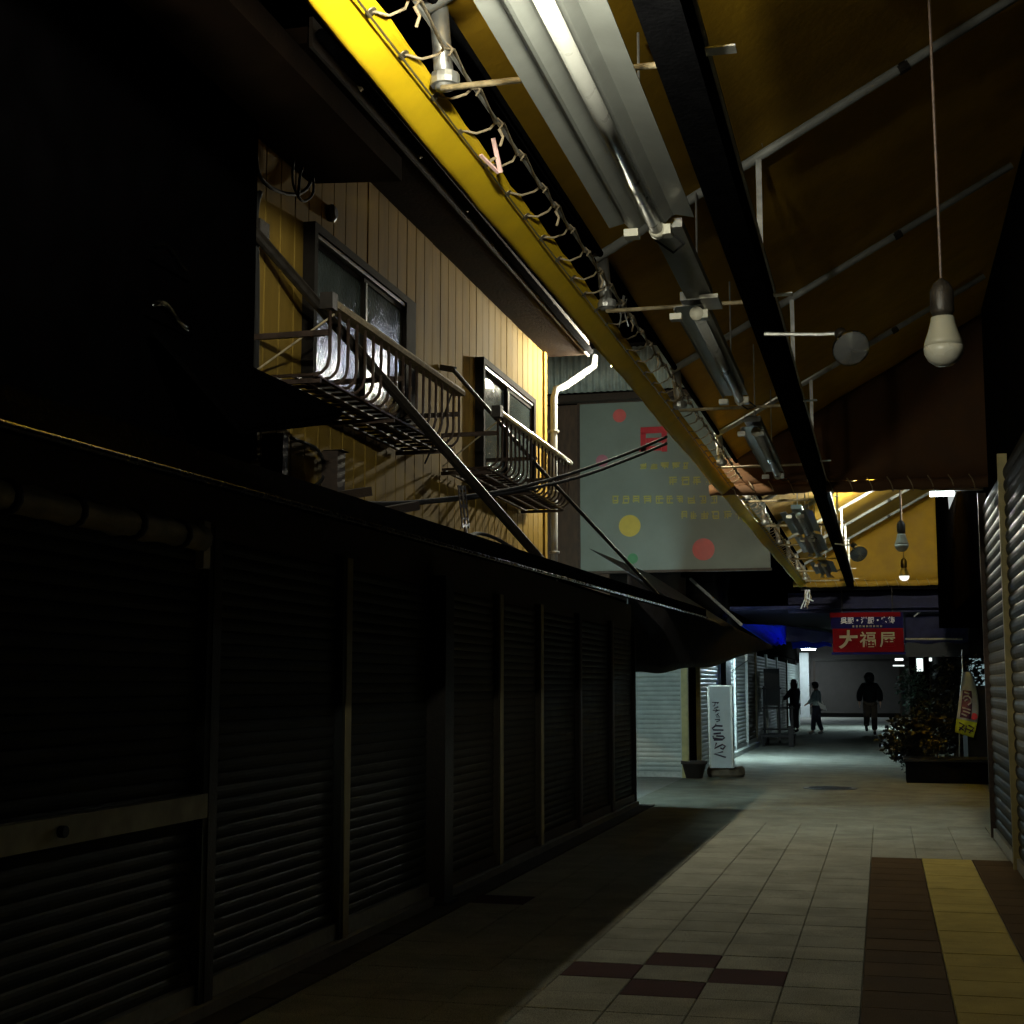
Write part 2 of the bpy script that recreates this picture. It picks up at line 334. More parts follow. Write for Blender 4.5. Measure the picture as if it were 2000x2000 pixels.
# ================================================================== ROLLER SHUTTERS
def shutter(name, label, o, u, n, width, z0, z1, mat, pitch=0.075, single=True, guide=None, gw=.07, bottom=ALU, rail=None, group=None):
    """o: foot of the near jamb, u: along the front, n: out of the wall"""
    o = V(o); u = V(u).normalized(); n = V(n).normalized(); t = thing(name, label, 'shutter', o, group)
    kq = pitch / .11; prof = [(0, 0), (.006 * kq, .1), (.015 * kq, .35), (.017 * kq, .6), (.012 * kq, .85), (.001, .985)]
    def slat(mb, z):
        a = o + u * (gw * .6); b = o + u * (width - gw * .6)
        for k in range(5):
            p, q = prof[k], prof[k + 1]
            mb.add([a + n * p[0] + V((0, 0, z + p[1] * pitch)), b + n * p[0] + V((0, 0, z + p[1] * pitch)),
                    b + n * q[0] + V((0, 0, z + q[1] * pitch)), a + n * q[0] + V((0, 0, z + q[1] * pitch))], [(0, 1, 2, 3)])
        return mb
    ns = int((z1 - z0 - .1) / pitch)
    if single:
        s0 = slat(MB(), z0 + .09).build('slat', mat, t, fixn=False); p0 = wloc(s0)
        for i in range(1, ns):
            c = dup(s0, p0 + V((0, 0, i * pitch)) + n * random.uniform(-.001, .001), t)
    else:
        mb = MB()
        for i in range(ns): slat(mb, z0 + .09 + i * pitch)
        kind(mb.build('slat_curtain', mat, t, fixn=False), 'stuff')
    a = o + u * .02; b = o + u * (width - .02)
    MB().bar(a + n * .01 + V((0, 0, z0 + .045)), b + n * .01 + V((0, 0, z0 + .045)), .045, .085).build('bottom_bar', bottom, t)
    zc = V((0, 0, (z0 + z1) / 2)); hh = z1 - z0
    MB().prism([o - n * .02, o + u * gw - n * .02, o + u * gw + n * .055, o + n * .055], (0, 0, z1)).build('guide_rail', guide or ALU, t)
    e = o + u * width
    MB().prism([e - n * .02, e - u * gw * .55 - n * .02, e - u * gw * .55 + n * .05, e + n * .05], (0, 0, z1)).build('guide_rail', mat, t)
    if rail is not None:
        MB().bar(o + u * .05 + n * .035 + V((0, 0, rail)), o + u * (width - .02) + n * .035 + V((0, 0, rail)), .05, .105).build('lock_rail', pm('worn_rail', (0.36, 0.34, 0.22), 0.6, 0.1, 0.2, 10, 0.1, dirt=0.5), t)
        MB().tube([o + u * width * .58 + n * .05 + V((0, 0, rail)), o + u * width * .58 + n * .085 + V((0, 0, rail))], .022, 10).build('lock_knob', BLACK, t)
    return t
ys = [W(p, 1600, x=XS).y for p in (385, 655, 850, 965, 1047, 1125, 1190)]
edges = [1.4, 3.1] + ys + [17.6]
SHUTE = pm('shaded_shutter', (0.016, 0.013, 0.011), 0.55, 0.1, 0.2, 6, 0.15, 40, dirt=0.6, rnd=0.08, spec=0.12)  # darker copy of the brown shutter, shade put into its colour
info = [('dark shutter at the near end, before the one with a pale lock rail', SHUTD, 1.4, None, ALU),
        ('dark grey shutter crossed by a pale beige lock rail with knob', SHUTD, 1.4, .86, BLACKM),
        ('grey shutter between the dark post and the bright beige post', SHUTD, 1.4, None, BLACKM),
        ('grey shutter beside the beige post, with glints along its top slats', SHUTD, 1.4, None, BEIGE),
        ('brownish shutter just past the thick black column', SHUTB, 1, None, BROWNM),
        ('narrow brownish shutter, second past the thick black column', SHUTB, 1, None, BEIGE),
        ('narrow brownish shutter, third past the thick black column', SHUTE, 1, None, BEIGE),
        ('dim shutter, fourth past the thick black column', SHUTE, 1, None, BROWNM),
        ('dim shutter at the end of the left row, by the side lane', SHUTE, 1, None, BROWNM)]
for i in range(9):
    lb, mt, _, rl, gd = info[i]
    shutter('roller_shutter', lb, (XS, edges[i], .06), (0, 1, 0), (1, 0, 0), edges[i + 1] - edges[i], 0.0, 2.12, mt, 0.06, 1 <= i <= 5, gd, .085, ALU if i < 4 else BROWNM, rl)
col = thing('steel_column', 'thick black steel column between two left shutters', 'column', (XS + .08, edges[4] - .14, 0))
MB().box((XS - .02, edges[4] - .23, 0), (XS + .14, edges[4] - .035, 2.2)).build('shaft', BLACKM, col)
MB().box((XS - .02, edges[4] - .26, 0), (XS + .17, edges[4] - .0, .03)).build('base_plate', BLACKM, col)
kb = thing('shop_step', 'low concrete sill under the left row of shutters', 'step', (XS, 10, 0))
MB().box((XS - .25, 1.4, -.01), (XS + .075, 17.6, .058)).build('sill', pm('sill_concrete', (0.16, 0.15, 0.13), 0.8, 0, 0.2, 6, 0.4, 50, dirt=0.5), kb)
for i, (px, py) in enumerate([(622, 1850)]):   # crumpled scrap by the beige post
    c = W(px, py, z=.01); m = MB().grid(lambda a, b: c + V((a * .07, b * .10, .015 + .012 * math.sin(9 * a + 5 * b))), 4, 4)
    tag(m.build('paper_scrap', PALEW, thick=.002), 'crumpled pale paper scrap lying by the beige shutter post', 'litter')
# left row building shell (ground floor)
lb = thing('shop_row', 'dark ground floor of the left shop row behind the shutters', 'building', (-4.5, 9.5, 0))
MB().box((-6.5, 1.3, 0), (XS - .06, 17.6, 2.5)).build('wall', DARKW, lb)
MB().box((XS - .058, 1.4, 2.13), (XS - .0, 17.6, 2.45)).build('lintel', DARKWOOD, lb)

# ================================================================== LEFT CANOPY
def zc(y): return 2.075 + (y - 3) * 0.0135
cn = thing('shop_canopy', 'long black lean-to canopy with thin metal lip over the left shutters', 'canopy', (-2.5, 9.5, 2.2))
def canopy_pt(u, v): y = 1.0 + u * 16.6; return V((-2.1 - v * 1.05, y, zc(y) + .10 + v * .36))
MB().grid(canopy_pt, 12, 3).build('roof_sheet', BEAMB, cn, thick=.02)
MB().prism([(-2.1, 1.0, zc(1)), (-2.1, 17.6, zc(17.6)), (-2.1, 17.6, zc(17.6) + .11), (-2.1, 1.0, zc(1) + .11)], (.03, 0, 0)).build('fascia', BEAMB, cn)
MB().tube([(-2.062, 1.0, zc(1) + .01), (-2.062, 17.6, zc(17.6) + .01)], .011, 8).build('lip', pm('glossy_lip', (0.12, 0.12, 0.14), 0.26, 1.0, 0.1, 30, 0), cn, True)
for i in range(9):
    y = 1.6 + i * 1.95; MB().bar((-2.09, y, zc(y) + .07), (-3.12, y, zc(y) + .42), .04, .06).build('rafter', BLACKM, cn)
ra = W(0, 968, x=-2.22); rb = W(392, 1052, x=-2.22)
rl = thing('rolled_awning', 'grimy beige rolled awning cloth tied up under the black canopy', 'awning', ra)
pts = [ra.lerp(rb, i / 24) + V((0, 0, random.uniform(-.004, .004))) for i in range(-14, 25)]
MB().tube(pts, [.042 + random.uniform(-.004, .005) for _ in pts], 10).build('cloth_roll', ROLLC, rl, True)
for k in (-.25, .02, .3, .6, .86):
    c = ra.lerp(rb, k); MB().lathe([(.05, -.012), (.053, 0), (.05, .012)], c, 12, rb - ra).build('tie_strap', BLACK, rl)
MB().bar(rb + V((.0, .02, .06)), rb + V((0, .02, -.10)), .03, .05).build('end_bracket', ROLLC, rl)
# stay rods from the upper wall to the canopy edge
p1 = thing('stay_pole', 'thick black stay pole crossing both balconies down to the canopy', 'pole', W(1062, 1098, x=-2.1))
MB().tube([W(490, 445, x=-3.1), W(1062, 1100, x=-2.1)], .030, 10).build('pole', BLACKM, p1)
MB().box(W(500, 455, x=-3.14) - V((.02, .06, .06)), W(500, 455, x=-3.14) + V((.05, .06, .06))).build('wall_plate', BLACKM, p1)
p2 = thing('stay_pole', 'thin dark stay rod rising to a bracket between the two windows', 'pole', W(1300, 1178, x=-2.1))
MB().tube([W(885, 722, x=-3.0), W(1045, 905, x=-2.7), W(1300, 1178, x=-2.1)], .017, 8).build('pole', BLACKM, p2)
MB().bar(W(862, 718, x=-3.14), W(888, 722, x=-3.0), .03, .045).build('wall_bracket', BLACKM, p2)

# ================================================================== UPPER HOUSE WITH CREAM SIDING
XW = -3.15
YN, YF, ZT = 6.72, 13.56, 4.72
hs = thing('siding_house', 'upper storey with cream vertical siding and two bronze framed windows', 'house', (-4, 10, 2.4))
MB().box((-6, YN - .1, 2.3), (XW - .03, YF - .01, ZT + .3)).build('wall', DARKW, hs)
bw = 0.198; nb = int((YF - YN) / bw)
sb = MB().prism([(XW - .03, 0, 2.36), (XW - .03, bw - .003, 2.36), (XW, bw - .009, 2.36), (XW, .006, 2.36)], (0, 0, ZT - 2.36)).build('siding_board', SIDING, hs, origin=(XW, 0, 2.36))
place(sb, (XW, YN, 2.36), hs)
for i in range(1, nb): dup(sb, (XW + random.uniform(-.002, .002), YN + i * bw, 2.36), hs)
MB().box((XW - .03, YF - .10, 2.36), (XW + .022, YF + .0, ZT)).build('corner_trim', SIDING, hs)
# eave with rafters and gutter
ev = MB().prism([(XW - .2, YN - .2, ZT), (-2.76, YN - .2, ZT), (-2.76, YF + .15, ZT), (XW - .2, YF + .15, ZT)], (0, 0, .09)).build('eave', SOFFIT, hs)
MB().box((-2.75, YN - .2, ZT - .02), (-2.73, YF + .15, ZT + .14)).build('fascia_board', DARKWOOD, ev)
MB().tube([(-2.685, YN - .2, ZT + .04), (-2.685, YF - .02, ZT - .01)], .030, 10).build('gutter', BEAMB, ev, True)
for i in range(7):
    y = YN + .4 + i * 1.05; MB().bar((-2.72, y, ZT + .06), (-2.685, y, ZT - .01), .02, .02).build('gutter_bracket', RUST, ev)
def window(y0, y1, z0, z1, split, jamb):
    x = XW; t = MB()
    w = MB()
    for a, b in (((x, y0, z1 - .05), (x + .075, y1, z1)), ((x, y0, z0), (x + .09, y1, z0 + .05)), ((x, y0, z0 + .05), (x + .075, y0 + .05, z1 - .05)), ((x, y1 - jamb, z0 + .05), (x + .075, y1, z1 - .05))): w.box(a, b)
    fr = w.build('window_frame', BRONZE, hs)
    MB().box((x + .0, y0 + .05, z1 - .075), (x + .062, y1 - jamb, z1 - .052)).build('track', ALU, fr)
    ym = y0 + (y1 - jamb - y0) * split
    for k, (a, b, dx) in enumerate(((y0 + .05, ym + .03, .028), (ym - .03, y1 - jamb, .05))):
        s_ = MB(); za, zb = z0 + .05, z1 - .076
        s_.box((x + dx - .02, a, za), (x + dx, a + .045, zb)); s_.box((x + dx - .02, b - .045, za), (x + dx, b, zb))
        s_.box((x + dx - .02, a + .045, za), (x + dx, b - .045, za + .05)); s_.box((x + dx - .02, a + .045, zb - .035), (x + dx, b - .045, zb))
        sa = s_.build('sash', BRONZE, hs)
        MB().grid(lambda q, p: (x + dx - .008, a + .045 + q * (b - a - .09), za + .05 + p * (zb - za - .085)), 1, 1).build('pane', PANE, sa, fixn=False, thick=.004)
        if k: MB().box((x + dx - .0, a + .03, za + .05), (x + dx + .006, a + .043, zb - .035)).build('sash_edge', ALU, sa)
    return fr
window(W(592, 455, x=XW).y, W(793, 590, x=XW).y, 3.14, 4.10, .55, .20)
window(W(928, 705, x=XW).y, W(1032, 780, x=XW).y, 3.15, 4.12, .50, .07)
MB().lathe([(.0, 0), (.05, .0), (.055, .03), (.03, .05), (0, .05)], W(642, 417, x=XW + .0), 14, (1, 0, 0)).build('vent_cap', BLACKM, hs)
# downpipe at the far corner
dp = thing('downpipe', 'pale round downpipe with an elbow at the far corner of the siding house', 'pipe', (XW + .06, YF + .07, 2.3))
xa = XW + .07; ya = YF + .09
zt = W(1066, 740, x=xa).z
ea = W(1090, 738, x=xa + .12); eb = W(1150, 722, y=ya + .8)
MB().tube([(xa, ya, 2.3), (xa, ya, 2.9), (xa, ya, zt - .12), (xa + .02, ya + .01, zt - .03), (xa + .1, ya + .08, zt + .01), tuple(eb), tuple(eb + V((.05, .03, .04))), tuple(eb + V((.06, .04, .16)))], .034, 12).build('pipe', PIPEW, dp, True)
for z in (2.75, 3.35, 3.95): MB().lathe([(.05, -.012), (.053, 0), (.05, .012)], (xa, ya, z), 12).build('clip', STEEL, dp)
MB().box((xa - .16, ya - .03, 2.3), (xa - .10, ya + .03, zt)).build('conduit', PIPEW, dp)

# ---- balconies
def balcony(label, pl, pr, zb, loops):
    y0, y1, zr = pl.y, pr.y, (pl.z + pr.z) / 2; xo = -2.70
    b = thing('window_balcony', label, 'balcony', (XW, (y0 + y1) / 2, zb), 'iron balconies under the windows of the siding house')
    MB().prism([(xo - .045, y0, zr - .028), (xo + .03, y0, zr - .028), (xo + .035, y0, zr - .005), (xo + .02, y0, zr + .016), (xo - .035, y0, zr + .016)], (0, y1 - y0, 0)).build('top_rail', ALU if loops else RUST, b)
    n = int((y1 - y0) / .128)
    for i in range(n + 1):
        y = y0 + .04 + i * (y1 - y0 - .08) / n
        mb = MB().tube([(xo, y, zr - .02), (xo, y, zb + .09), (xo - .012, y, zb + .04), (xo - .045, y, zb + .008), (xo - .10, y, zb), (XW + .02, y, zb)], .0095, 6)
        mb.build('baluster', BROWNM, b, True)
    for k in range(4):
        x = xo - .06 - k * .115; MB().box((x - .012, y0, zb - .020), (x + .012, y1, zb - .008)).build('floor_bar', BROWNM, b)
    for y in (y0 + .05, (y0 + y1) / 2, y1 - .05):
        MB().bar((xo, y, zr - .16), (XW + .01, y, zr - .16), .022, .03).build('arm', BROWNM, b)
        MB().bar((xo - .05, y, zb - .03), (XW + .01, y, zb - .03), .02, .025).build('floor_joist', BROWNM, b)
    MB().box((xo - .035, y0 - .02, zr - .05), (xo + .035, y0 + .05, zr + .035)).build('corner_block', BLACKM, b)
    MB().tube([(xo, y0 + .1, zr - .05), (XW + .03, y0 + .02, zb + .02)], .006, 5).build('wire_brace', RUST, b)
    return b
b1 = balcony('brown iron balcony under the wider, dimmer window', W(640, 590, x=-2.7), W(900, 762, x=-2.7), 3.04, False)
b2 = balcony('iron balcony with bright metal rail by the downpipe', W(970, 805, x=-2.7), W(1112, 900, x=-2.7), 3.05, True)
MB().tube([W(882, 770, x=-2.7), W(850, 860, x=-2.75), W(830, 905, x=-2.85)], .006, 5).build('wire_brace', BLACKM, b1)

# ---- near dark house on the left with bubbled glass window
nh = thing('dark_house', 'unlit dark house front at the near left with bubbled glass window', 'house', (-4, 4, 2.4))
MB().box((-6, .5, 2.3), (-3.06, YN - .11, 5.6)).build('wall', pm('shade_black_board', (0.0009, 0.0008, 0.0009), 0.95, 0, 0.3, 5, 0.3, 40, spec=0.0), nh)  # near-black colour stands in for deep shade on the boards
for (x0_, y0_, x1_, y1_) in ((306, 478, 368, 518), (298, 600, 366, 624)):   # bubbled glass cut to two strips, shaped to the two glints
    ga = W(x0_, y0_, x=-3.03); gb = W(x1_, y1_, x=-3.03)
    MB().grid(lambda a, b: (-3.03 + .0006 * math.sin(21 * a + 9 * b), ga.y + a * (gb.y - ga.y) + .012 * math.sin(9 * b), gb.z + b * (ga.z - gb.z) + .03 * math.sin(5 * a)), 10, 5).build('glint_pane', DARKPANE, nh, True, fixn=False, thick=.004)
    MB().box((-3.058, ga.y - .04, gb.z - .07), (-3.036, gb.y + .04, gb.z - .045)).build('pane_rail', MATS['shade_black_board'], nh)
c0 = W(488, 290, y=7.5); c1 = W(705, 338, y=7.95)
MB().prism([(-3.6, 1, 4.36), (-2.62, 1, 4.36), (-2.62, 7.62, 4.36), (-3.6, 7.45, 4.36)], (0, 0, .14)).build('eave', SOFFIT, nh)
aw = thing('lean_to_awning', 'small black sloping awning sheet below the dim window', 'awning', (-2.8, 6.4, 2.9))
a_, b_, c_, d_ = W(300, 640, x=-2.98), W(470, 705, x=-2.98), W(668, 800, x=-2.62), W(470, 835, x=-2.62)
MB().prism([a_, b_, c_, W(640, 818, x=-2.62), d_], (0, 0, -.03)).build('sheet', MATS['shade_black_board'], aw)
MB().bar(d_, c_, .02, .02).build('edge_bar', MATS['shade_black_board'], aw)
MB().bar(W(470, 720, x=-2.98), W(470, 840, x=-2.62), .03, .03).build('strut', MATS['shade_black_board'], aw)

# ---- cables on the siding wall and canopy
def cable(name, label, pts, r, mat=CABLE, sub=6, group=None):
    p = [V(q) for q in pts]; out = []
    for i in range(len(p) - 1):
        a = p[max(i - 1, 0)]; b = p[i]; c = p[i + 1]; d = p[min(i + 2, len(p) - 1)]
        for k in range(sub):
            t = k / sub; out.append(0.5 * ((2 * b) + (c - a) * t + (2 * a - 5 * b + 4 * c - d) * t * t + (3 * b - a - 3 * c + d) * t ** 3))
    out.append(p[-1]); o = MB().tube(out, r, 6).build(name, mat, None, True); return tag(o, label, 'cable', group)
xw = XW + .03
cable('wall_cable', 'dark cable looping along the top left of the cream siding', [W(500, 300, x=xw), W(508, 345, x=xw), W(540, 372, x=xw), W(585, 378, x=xw), W(608, 350, x=xw), W(600, 300, x=xw)], .011)
cable('wall_cable', 'hanging coil of dark cable under the eave by the round vent', [W(575, 300, x=xw + .03), W(572, 355, x=xw + .03), W(590, 392, x=xw + .03), W(612, 375, x=xw + .03), W(606, 318, x=xw + .03), W(588, 335, x=xw + .03), W(583, 385, x=xw + .04)], .008)
cable('wall_cable', 'dark cable dropping down the left edge of the cream siding', [W(508, 375, x=xw), W(500, 420, x=xw), W(502, 560, x=xw), W(500, 740, x=xw), W(496, 900, x=xw)], .016)
cable('coiled_cable', 'round loop of dark cable hanging low on the siding wall', [W(568, 855, x=xw), W(622, 880, x=xw), W(632, 930, x=xw), W(598, 955, x=xw), W(560, 940, x=xw)], .010)
cable('coiled_cable', 'small loop of dark cable in the lower left siding corner', [W(468, 905, x=xw), W(490, 888, x=xw), W(512, 900, x=xw), W(506, 935, x=xw), W(478, 932, x=xw)], .008)
for i, (lab, dz) in enumerate((('upper of two black cables swooping from the canopy to the arcade edge', 0), ('lower of two black cables swooping from the canopy to the arcade edge', 1))):
    s = 12 * dz
    cable('overhead_cable', lab, [W(640, 972 + s * .3, x=-2.75), W(740, 983 + s * .2, x=-2.7), W(860, 975 + s * .3, x=-2.6), W(1000, 955 + s * .5, x=-2.45), W(1130, 920 + s, x=-2.2), W(1240, 880 + s, x=-1.9), W(1302, 853 + s * 1.1, x=-1.62)], .012)
cable('canopy_cable', 'tangled black cable resting on the canopy below the bracket', [W(815, 1035, x=-2.14), W(880, 1050, x=-2.2), W(908, 1054, x=-2.3), W(930, 1042, x=-2.4), W(965, 1050, x=-2.35), W(1010, 1075, x=-2.25), W(1050, 1092, x=-2.15)], .012)
cable('canopy_cable', 'thin black cable drooping from the perforated bracket', [W(912, 1044, x=-2.5), W(950, 1043, x=-2.45), W(985, 1062, x=-2.35), W(1045, 1090, x=-2.16)], .007)
pb = thing('perforated_bracket', 'brown perforated steel bracket hanging from the swooping cables', 'bracket', W(905, 950, x=-2.55))
q = [W(893, 948, x=-2.55), W(908, 948, x=-2.55), W(916, 1032, x=-2.55), W(902, 1032, x=-2.55)]
m = MB(); ex = (.006, 0, 0)
def bl(a, b): return (q[0].lerp(q[1], a)).lerp(q[3].lerp(q[2], a), b)
cells = [0, .10, .16, .24, .44, .52, .74, .80, .90, .96, 1]
for a0, a1 in ((0, .14), (.40, .60), (.86, 1)): m.prism([bl(a0, 0), bl(a1, 0), bl(a1, 1), bl(a0, 1)], ex)
for k in range(0, 11, 2):
    if k < 10: m.prism([bl(.14, cells[k]), bl(.86, cells[k]), bl(.86, cells[k + 1]), bl(.14, cells[k + 1])], (.005, 0, 0))
m.build('plate', BROWNM, pb)
MB().tube([bl(.5, 1), W(912, 1050, x=-2.5)], .012, 6).build('stem', BROWNM, pb)
dk = thing('timber_offcut', 'dark timber offcut propped on the canopy against the siding', 'timber', W(730, 1000, x=-2.6))
MB().bar(W(690, 1010, x=-2.7), W(812, 988, x=-2.6), .05, .05).build('plank', DARKWOOD, dk)
dk2 = thing('timber_offcut', 'short black board lying on the canopy above the longer timber', 'timber', W(690, 970, x=-2.7))
MB().bar(W(640, 972, x=-2.8), W(718, 960, x=-2.7), .06, .05).build('plank', DARKWOOD, dk2)
ac = thing('meter_box', 'dark box with posts at the foot of the siding wall', 'box', W(600, 950, x=-3.0))
MB().box(W(520, 968, x=XW + .02), W(553, 845, x=XW + .14)).build('post', DARKWOOD, ac)
MB().box(W(642, 975, x=XW + .02), W(660, 880, x=XW + .12)).build('post', DARKWOOD, ac)
MB().box(W(645, 885, x=XW + .02), W(668, 878, x=XW + .14)).build('cap', DARKWOOD, ac)

# ================================================================== ARCADE ROOF
RX0, RZ0, RM = -1.43, 3.80, 0.56           # left roof edge and pitch
def roofz(x): return RZ0 + RM * (x - RX0)
LITCURT = pm('lit_curtain_canvas', (0.30, 0.165, 0.004), 0.8, 0, 0.12, 5, 0.2, 24, dirt=0.3)  # brighter copy of the curtain canvas, lamp light put into its colour
def arcade(label, y0, y1, rods, ropes, sag, beamy, cmat):
    a = thing('arcade_roof', label, 'arcade roof', (-.5, (y0 + y1) / 2, 3.45))
    # sloping canvas, sagging a little between rafters
    def rp(u, v):
        x = RX0 - .02 + v * (1.12 - RX0); y = y0 + u * (y1 - y0 + .12)
        k = min(abs(y - r) for r in rods + [y0, y1 + .1]) / 1.4
        return (x, y, roofz(x) + .035 - sag * min(1, k) * math.sin(math.pi * v) - .006 * math.sin(21 * v + 3 * y))
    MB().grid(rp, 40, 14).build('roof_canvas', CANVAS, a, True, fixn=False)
    # returned edge flap laced on the inside
    n = max(20, int((y1 - y0) * 6))
    jit = [random.uniform(-.006, .006) for _ in range(n + 1)]
    prof = [(-1.585, 3.60), (-1.612, 3.52), (-1.607, 3.468), (-1.585, 3.452), (-1.555, 3.466), (-1.50, 3.505), (-1.448, 3.548)]
    def fp(u, v):
        i = min(6, v * 6); k = int(min(5, math.floor(i))); t = i - k
        p, q_ = prof[k], prof[k + 1]; y = y0 + u * (y1 - y0); j = jit[int(round(u * n))] * (v if v < .9 else .3)
        return (p[0] + (q_[0] - p[0]) * t + j, y, p[1] + (q_[1] - p[1]) * t + j * .8 + .008 * math.sin(y * 2.1) - (.0 if v < .99 else .012 * abs(math.sin(y * math.pi / .34))))
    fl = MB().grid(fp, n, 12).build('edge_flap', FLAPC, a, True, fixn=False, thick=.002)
    MB().tube([(-1.47, y0, 3.50), (-1.47, y1, 3.50)], .004, 5).build('hem_seam', GROM, fl)
    MB().tube([(-1.585, y0, 3.53), (-1.585, y1, 3.53)], .028, 10).build('edge_pipe', STEEL, a, True)
    MB().tube([(-1.36, y0, 3.585), (-1.36, y1, 3.585)], .007, 8).build('lacing_wire', STEEL, a, True)
    MB().tube([(RX0, y0, RZ0), (RX0, y1, RZ0)], .020, 10).build('eaves_pipe', BEAMB, a, True)
    # lacing: grommets and rope loops
    gm = MB().lathe([(.011, 0), (.020, 0), (.021, .003), (.011, .003)], (0, 0, 0), 12, (.62, 0, -.78)); ym = y0 + .2; first = None; k = 0
    rp_ = []
    yy = y0 + .15
    while yy < y1 - .1:
        c = V((-1.474, yy, 3.522))
        if first is None: first = gm.build('grommet', GROM, fl, True, origin=(0, 0, 0)); place(first, c, fl)
        else: dup(first, c, fl)
        lo = MB(); w = random.uniform(.01, .03)
        top = V((-1.36, yy + .10 + random.uniform(-.03, .04), 3.585)); sgn = random.choice((1, 1, .6))
        lo.tube([c + V((0, 0, .004)), c.lerp(top, .35) + V((.004, w, -.016 * sgn)), c.lerp(top, .75) + V((0, w, -.01)), top + V((-.016, 0, -.004)), top + V((-.002, .006, .020)), top + V((.017, .012, 0)), top + V((0, .02, -.019))], .005, 6)
        if k % 3 == 1: lo.tube([top + V((.0, .01, -.02)), top + V((.012, .03, -.045)), top + V((.004, .02, -.085))], .006, 6)
        lo.build('rope_loop', ROPE, a, True)
        rp_.append(top + V((.0, -.04, -.016))); rp_.append(top + V((.012, .04, .012)))
        yy += ropes + random.uniform(-.03, .03); k += 1
    MB().tube(rp_, .0062, 6).build('lacing_rope', ROPE, a, True)
    # frame
    for i, r in enumerate(rods):
        MB().tube([(-1.40, r, 3.475), (-.64, r, 3.475)], .0115 if y0 < 10 else .014, 8).build('tie_rod', RUST, a, True)
        MB().tube([(RX0 - .03, r + .02, RZ0 - .02), (1.0, r + .02, roofz(1.0) - .02)], .027, 10).build('rafter', PIPEP, a, True)
        MB().lathe([(.030, -.03), (.031, 0), (.030, .03)], (.20, r + .02, roofz(.2) - .02), 10, (1, 0, RM)).build('coupling', BLACKM, a)
        MB().tube([(-1.405, r + .06, 3.50), (-1.43, r + .06, 3.80)], .034, 12).build('edge_post', STEEL, a, True)
        MB().lathe([(.05, -.02), (.052, 0), (.05, .02)], (-1.405, r + .06, 3.53), 12).build('post_collar', STEEL, a)
        MB().box((-.578, r - .004, 3.58), (-.548, r + .004, roofz(-.56) - .03)).build('hanger_strap', STEEL, a)
        MB().box((-.70, r - .02, roofz(-.56) + .045), (-.54, r + .035, roofz(-.56) + .06)).build('clamp_plate', STEEL, a)
        MB().box((-.50, r - .03, 3.50), (-.40, r + .03, 3.506)).build('side_plate', STEEL, a)
    MB().box((-.645, y0, 3.42), (-.51, y1, 3.57)).build('centre_beam', BEAMB, a)
    MB().box((-.51, y0, 3.562), (-.498, y1, 3.576)).build('beam_flange', STEEL, a)
    # end curtain of brown canvas rolled round a cross beam
    def cp(u, v):
        x = -1.62 + u * 2.75; top = roofz(max(x, RX0)) + .046; zb = 3.56
        return (x, beamy + .03 * math.sin(9 * u) * (1 - v) + .012 * math.sin(40 * u), zb + v * (top - zb))
    MB().grid(cp, 40, 6).build('end_curtain', cmat, a, True, fixn=False, thick=.003)
    xs = [-1.72 + i * .07 for i in range(42)]
    MB().tube([(x, beamy, 3.505 + .008 * math.sin(x * 7)) for x in xs], [.062 + .006 * math.sin(x * 31) for x in xs], 12).build('curtain_roll', cmat, a, True)
    for i in range(13):
        x = -1.5 + i * .2; MB().tube([(x, beamy - .066, 3.58), (x + .03, beamy - .075, 3.53), (x + .05, beamy - .06, 3.48), (x + .06, beamy + .0, 3.435)], .006, 5).build('curtain_tie', ROPE, a)
    return a
ar1 = arcade('near arcade roof of yellow canvas, laced edge flap and black centre beam', .4, 15.05, [1.5, 4.475, 7.5, 10.42, 13.3], .335, .05, 15.1, CURTAIN)
ar2 = arcade('brightly lit yellow canvas arcade roof beyond the brown cross curtain', 15.25, 29.6, [15.88, 18.4, 20.98, 23.35, 25.83, 28.3], .30, .05, 29.7, LITCURT)
pg = thing('clothes_peg', 'pink plastic peg clipped upright on the near lacing rope', 'peg', W(975, 330, x=-1.38))
pc = W(978, 332, x=-1.40)
MB().bar(pc + V((0, 0, -.01)), pc + V((-.012, -.07, .105)), .016, .009).build('arm', PAPER, pg)
MB().bar(pc + V((-.01, .0, -.01)), pc + V((-.055, -.10, .03)), .014, .008).build('arm', PAPER, pg)
MB().tube([pc + V((-.012, -.03, .04)), pc + V((-.02, -.045, .03)), pc + V((-.03, -.05, .02))], .006, 6).build('spring', ROPE, pg)
sg = thing('plastic_shreds', 'frayed strips of clear plastic tied where the second rod meets the flap', 'scrap', W(1215, 590, x=-1.40))
for k in range(9):
    b0 = W(1205 + random.uniform(-8, 12), 612, x=-1.40); MB().tube([b0, b0 + V((random.uniform(-.03, .03), .02, random.uniform(.03, .12))), b0 + V((random.uniform(-.05, .05), .0, random.uniform(-.1, .16)))], .004, 4).build('strip', PALEW if k % 2 else STEEL, sg)
sg2 = thing('plastic_shreds', 'frayed pale scrap tied at the far end of the lit flap', 'scrap', W(1578, 1160, y=29))
for k in range(8):
    b0 = W(1575 + random.uniform(-4, 8), 1152, y=28.8); MB().tube([b0, b0 + V((random.uniform(-.06, .06), 0, -.15)), b0 + V((random.uniform(-.1, .1), 0, random.uniform(-.4, -.2)))], .014, 4).build('strip', PALEW if k % 2 else ROPE, sg2)

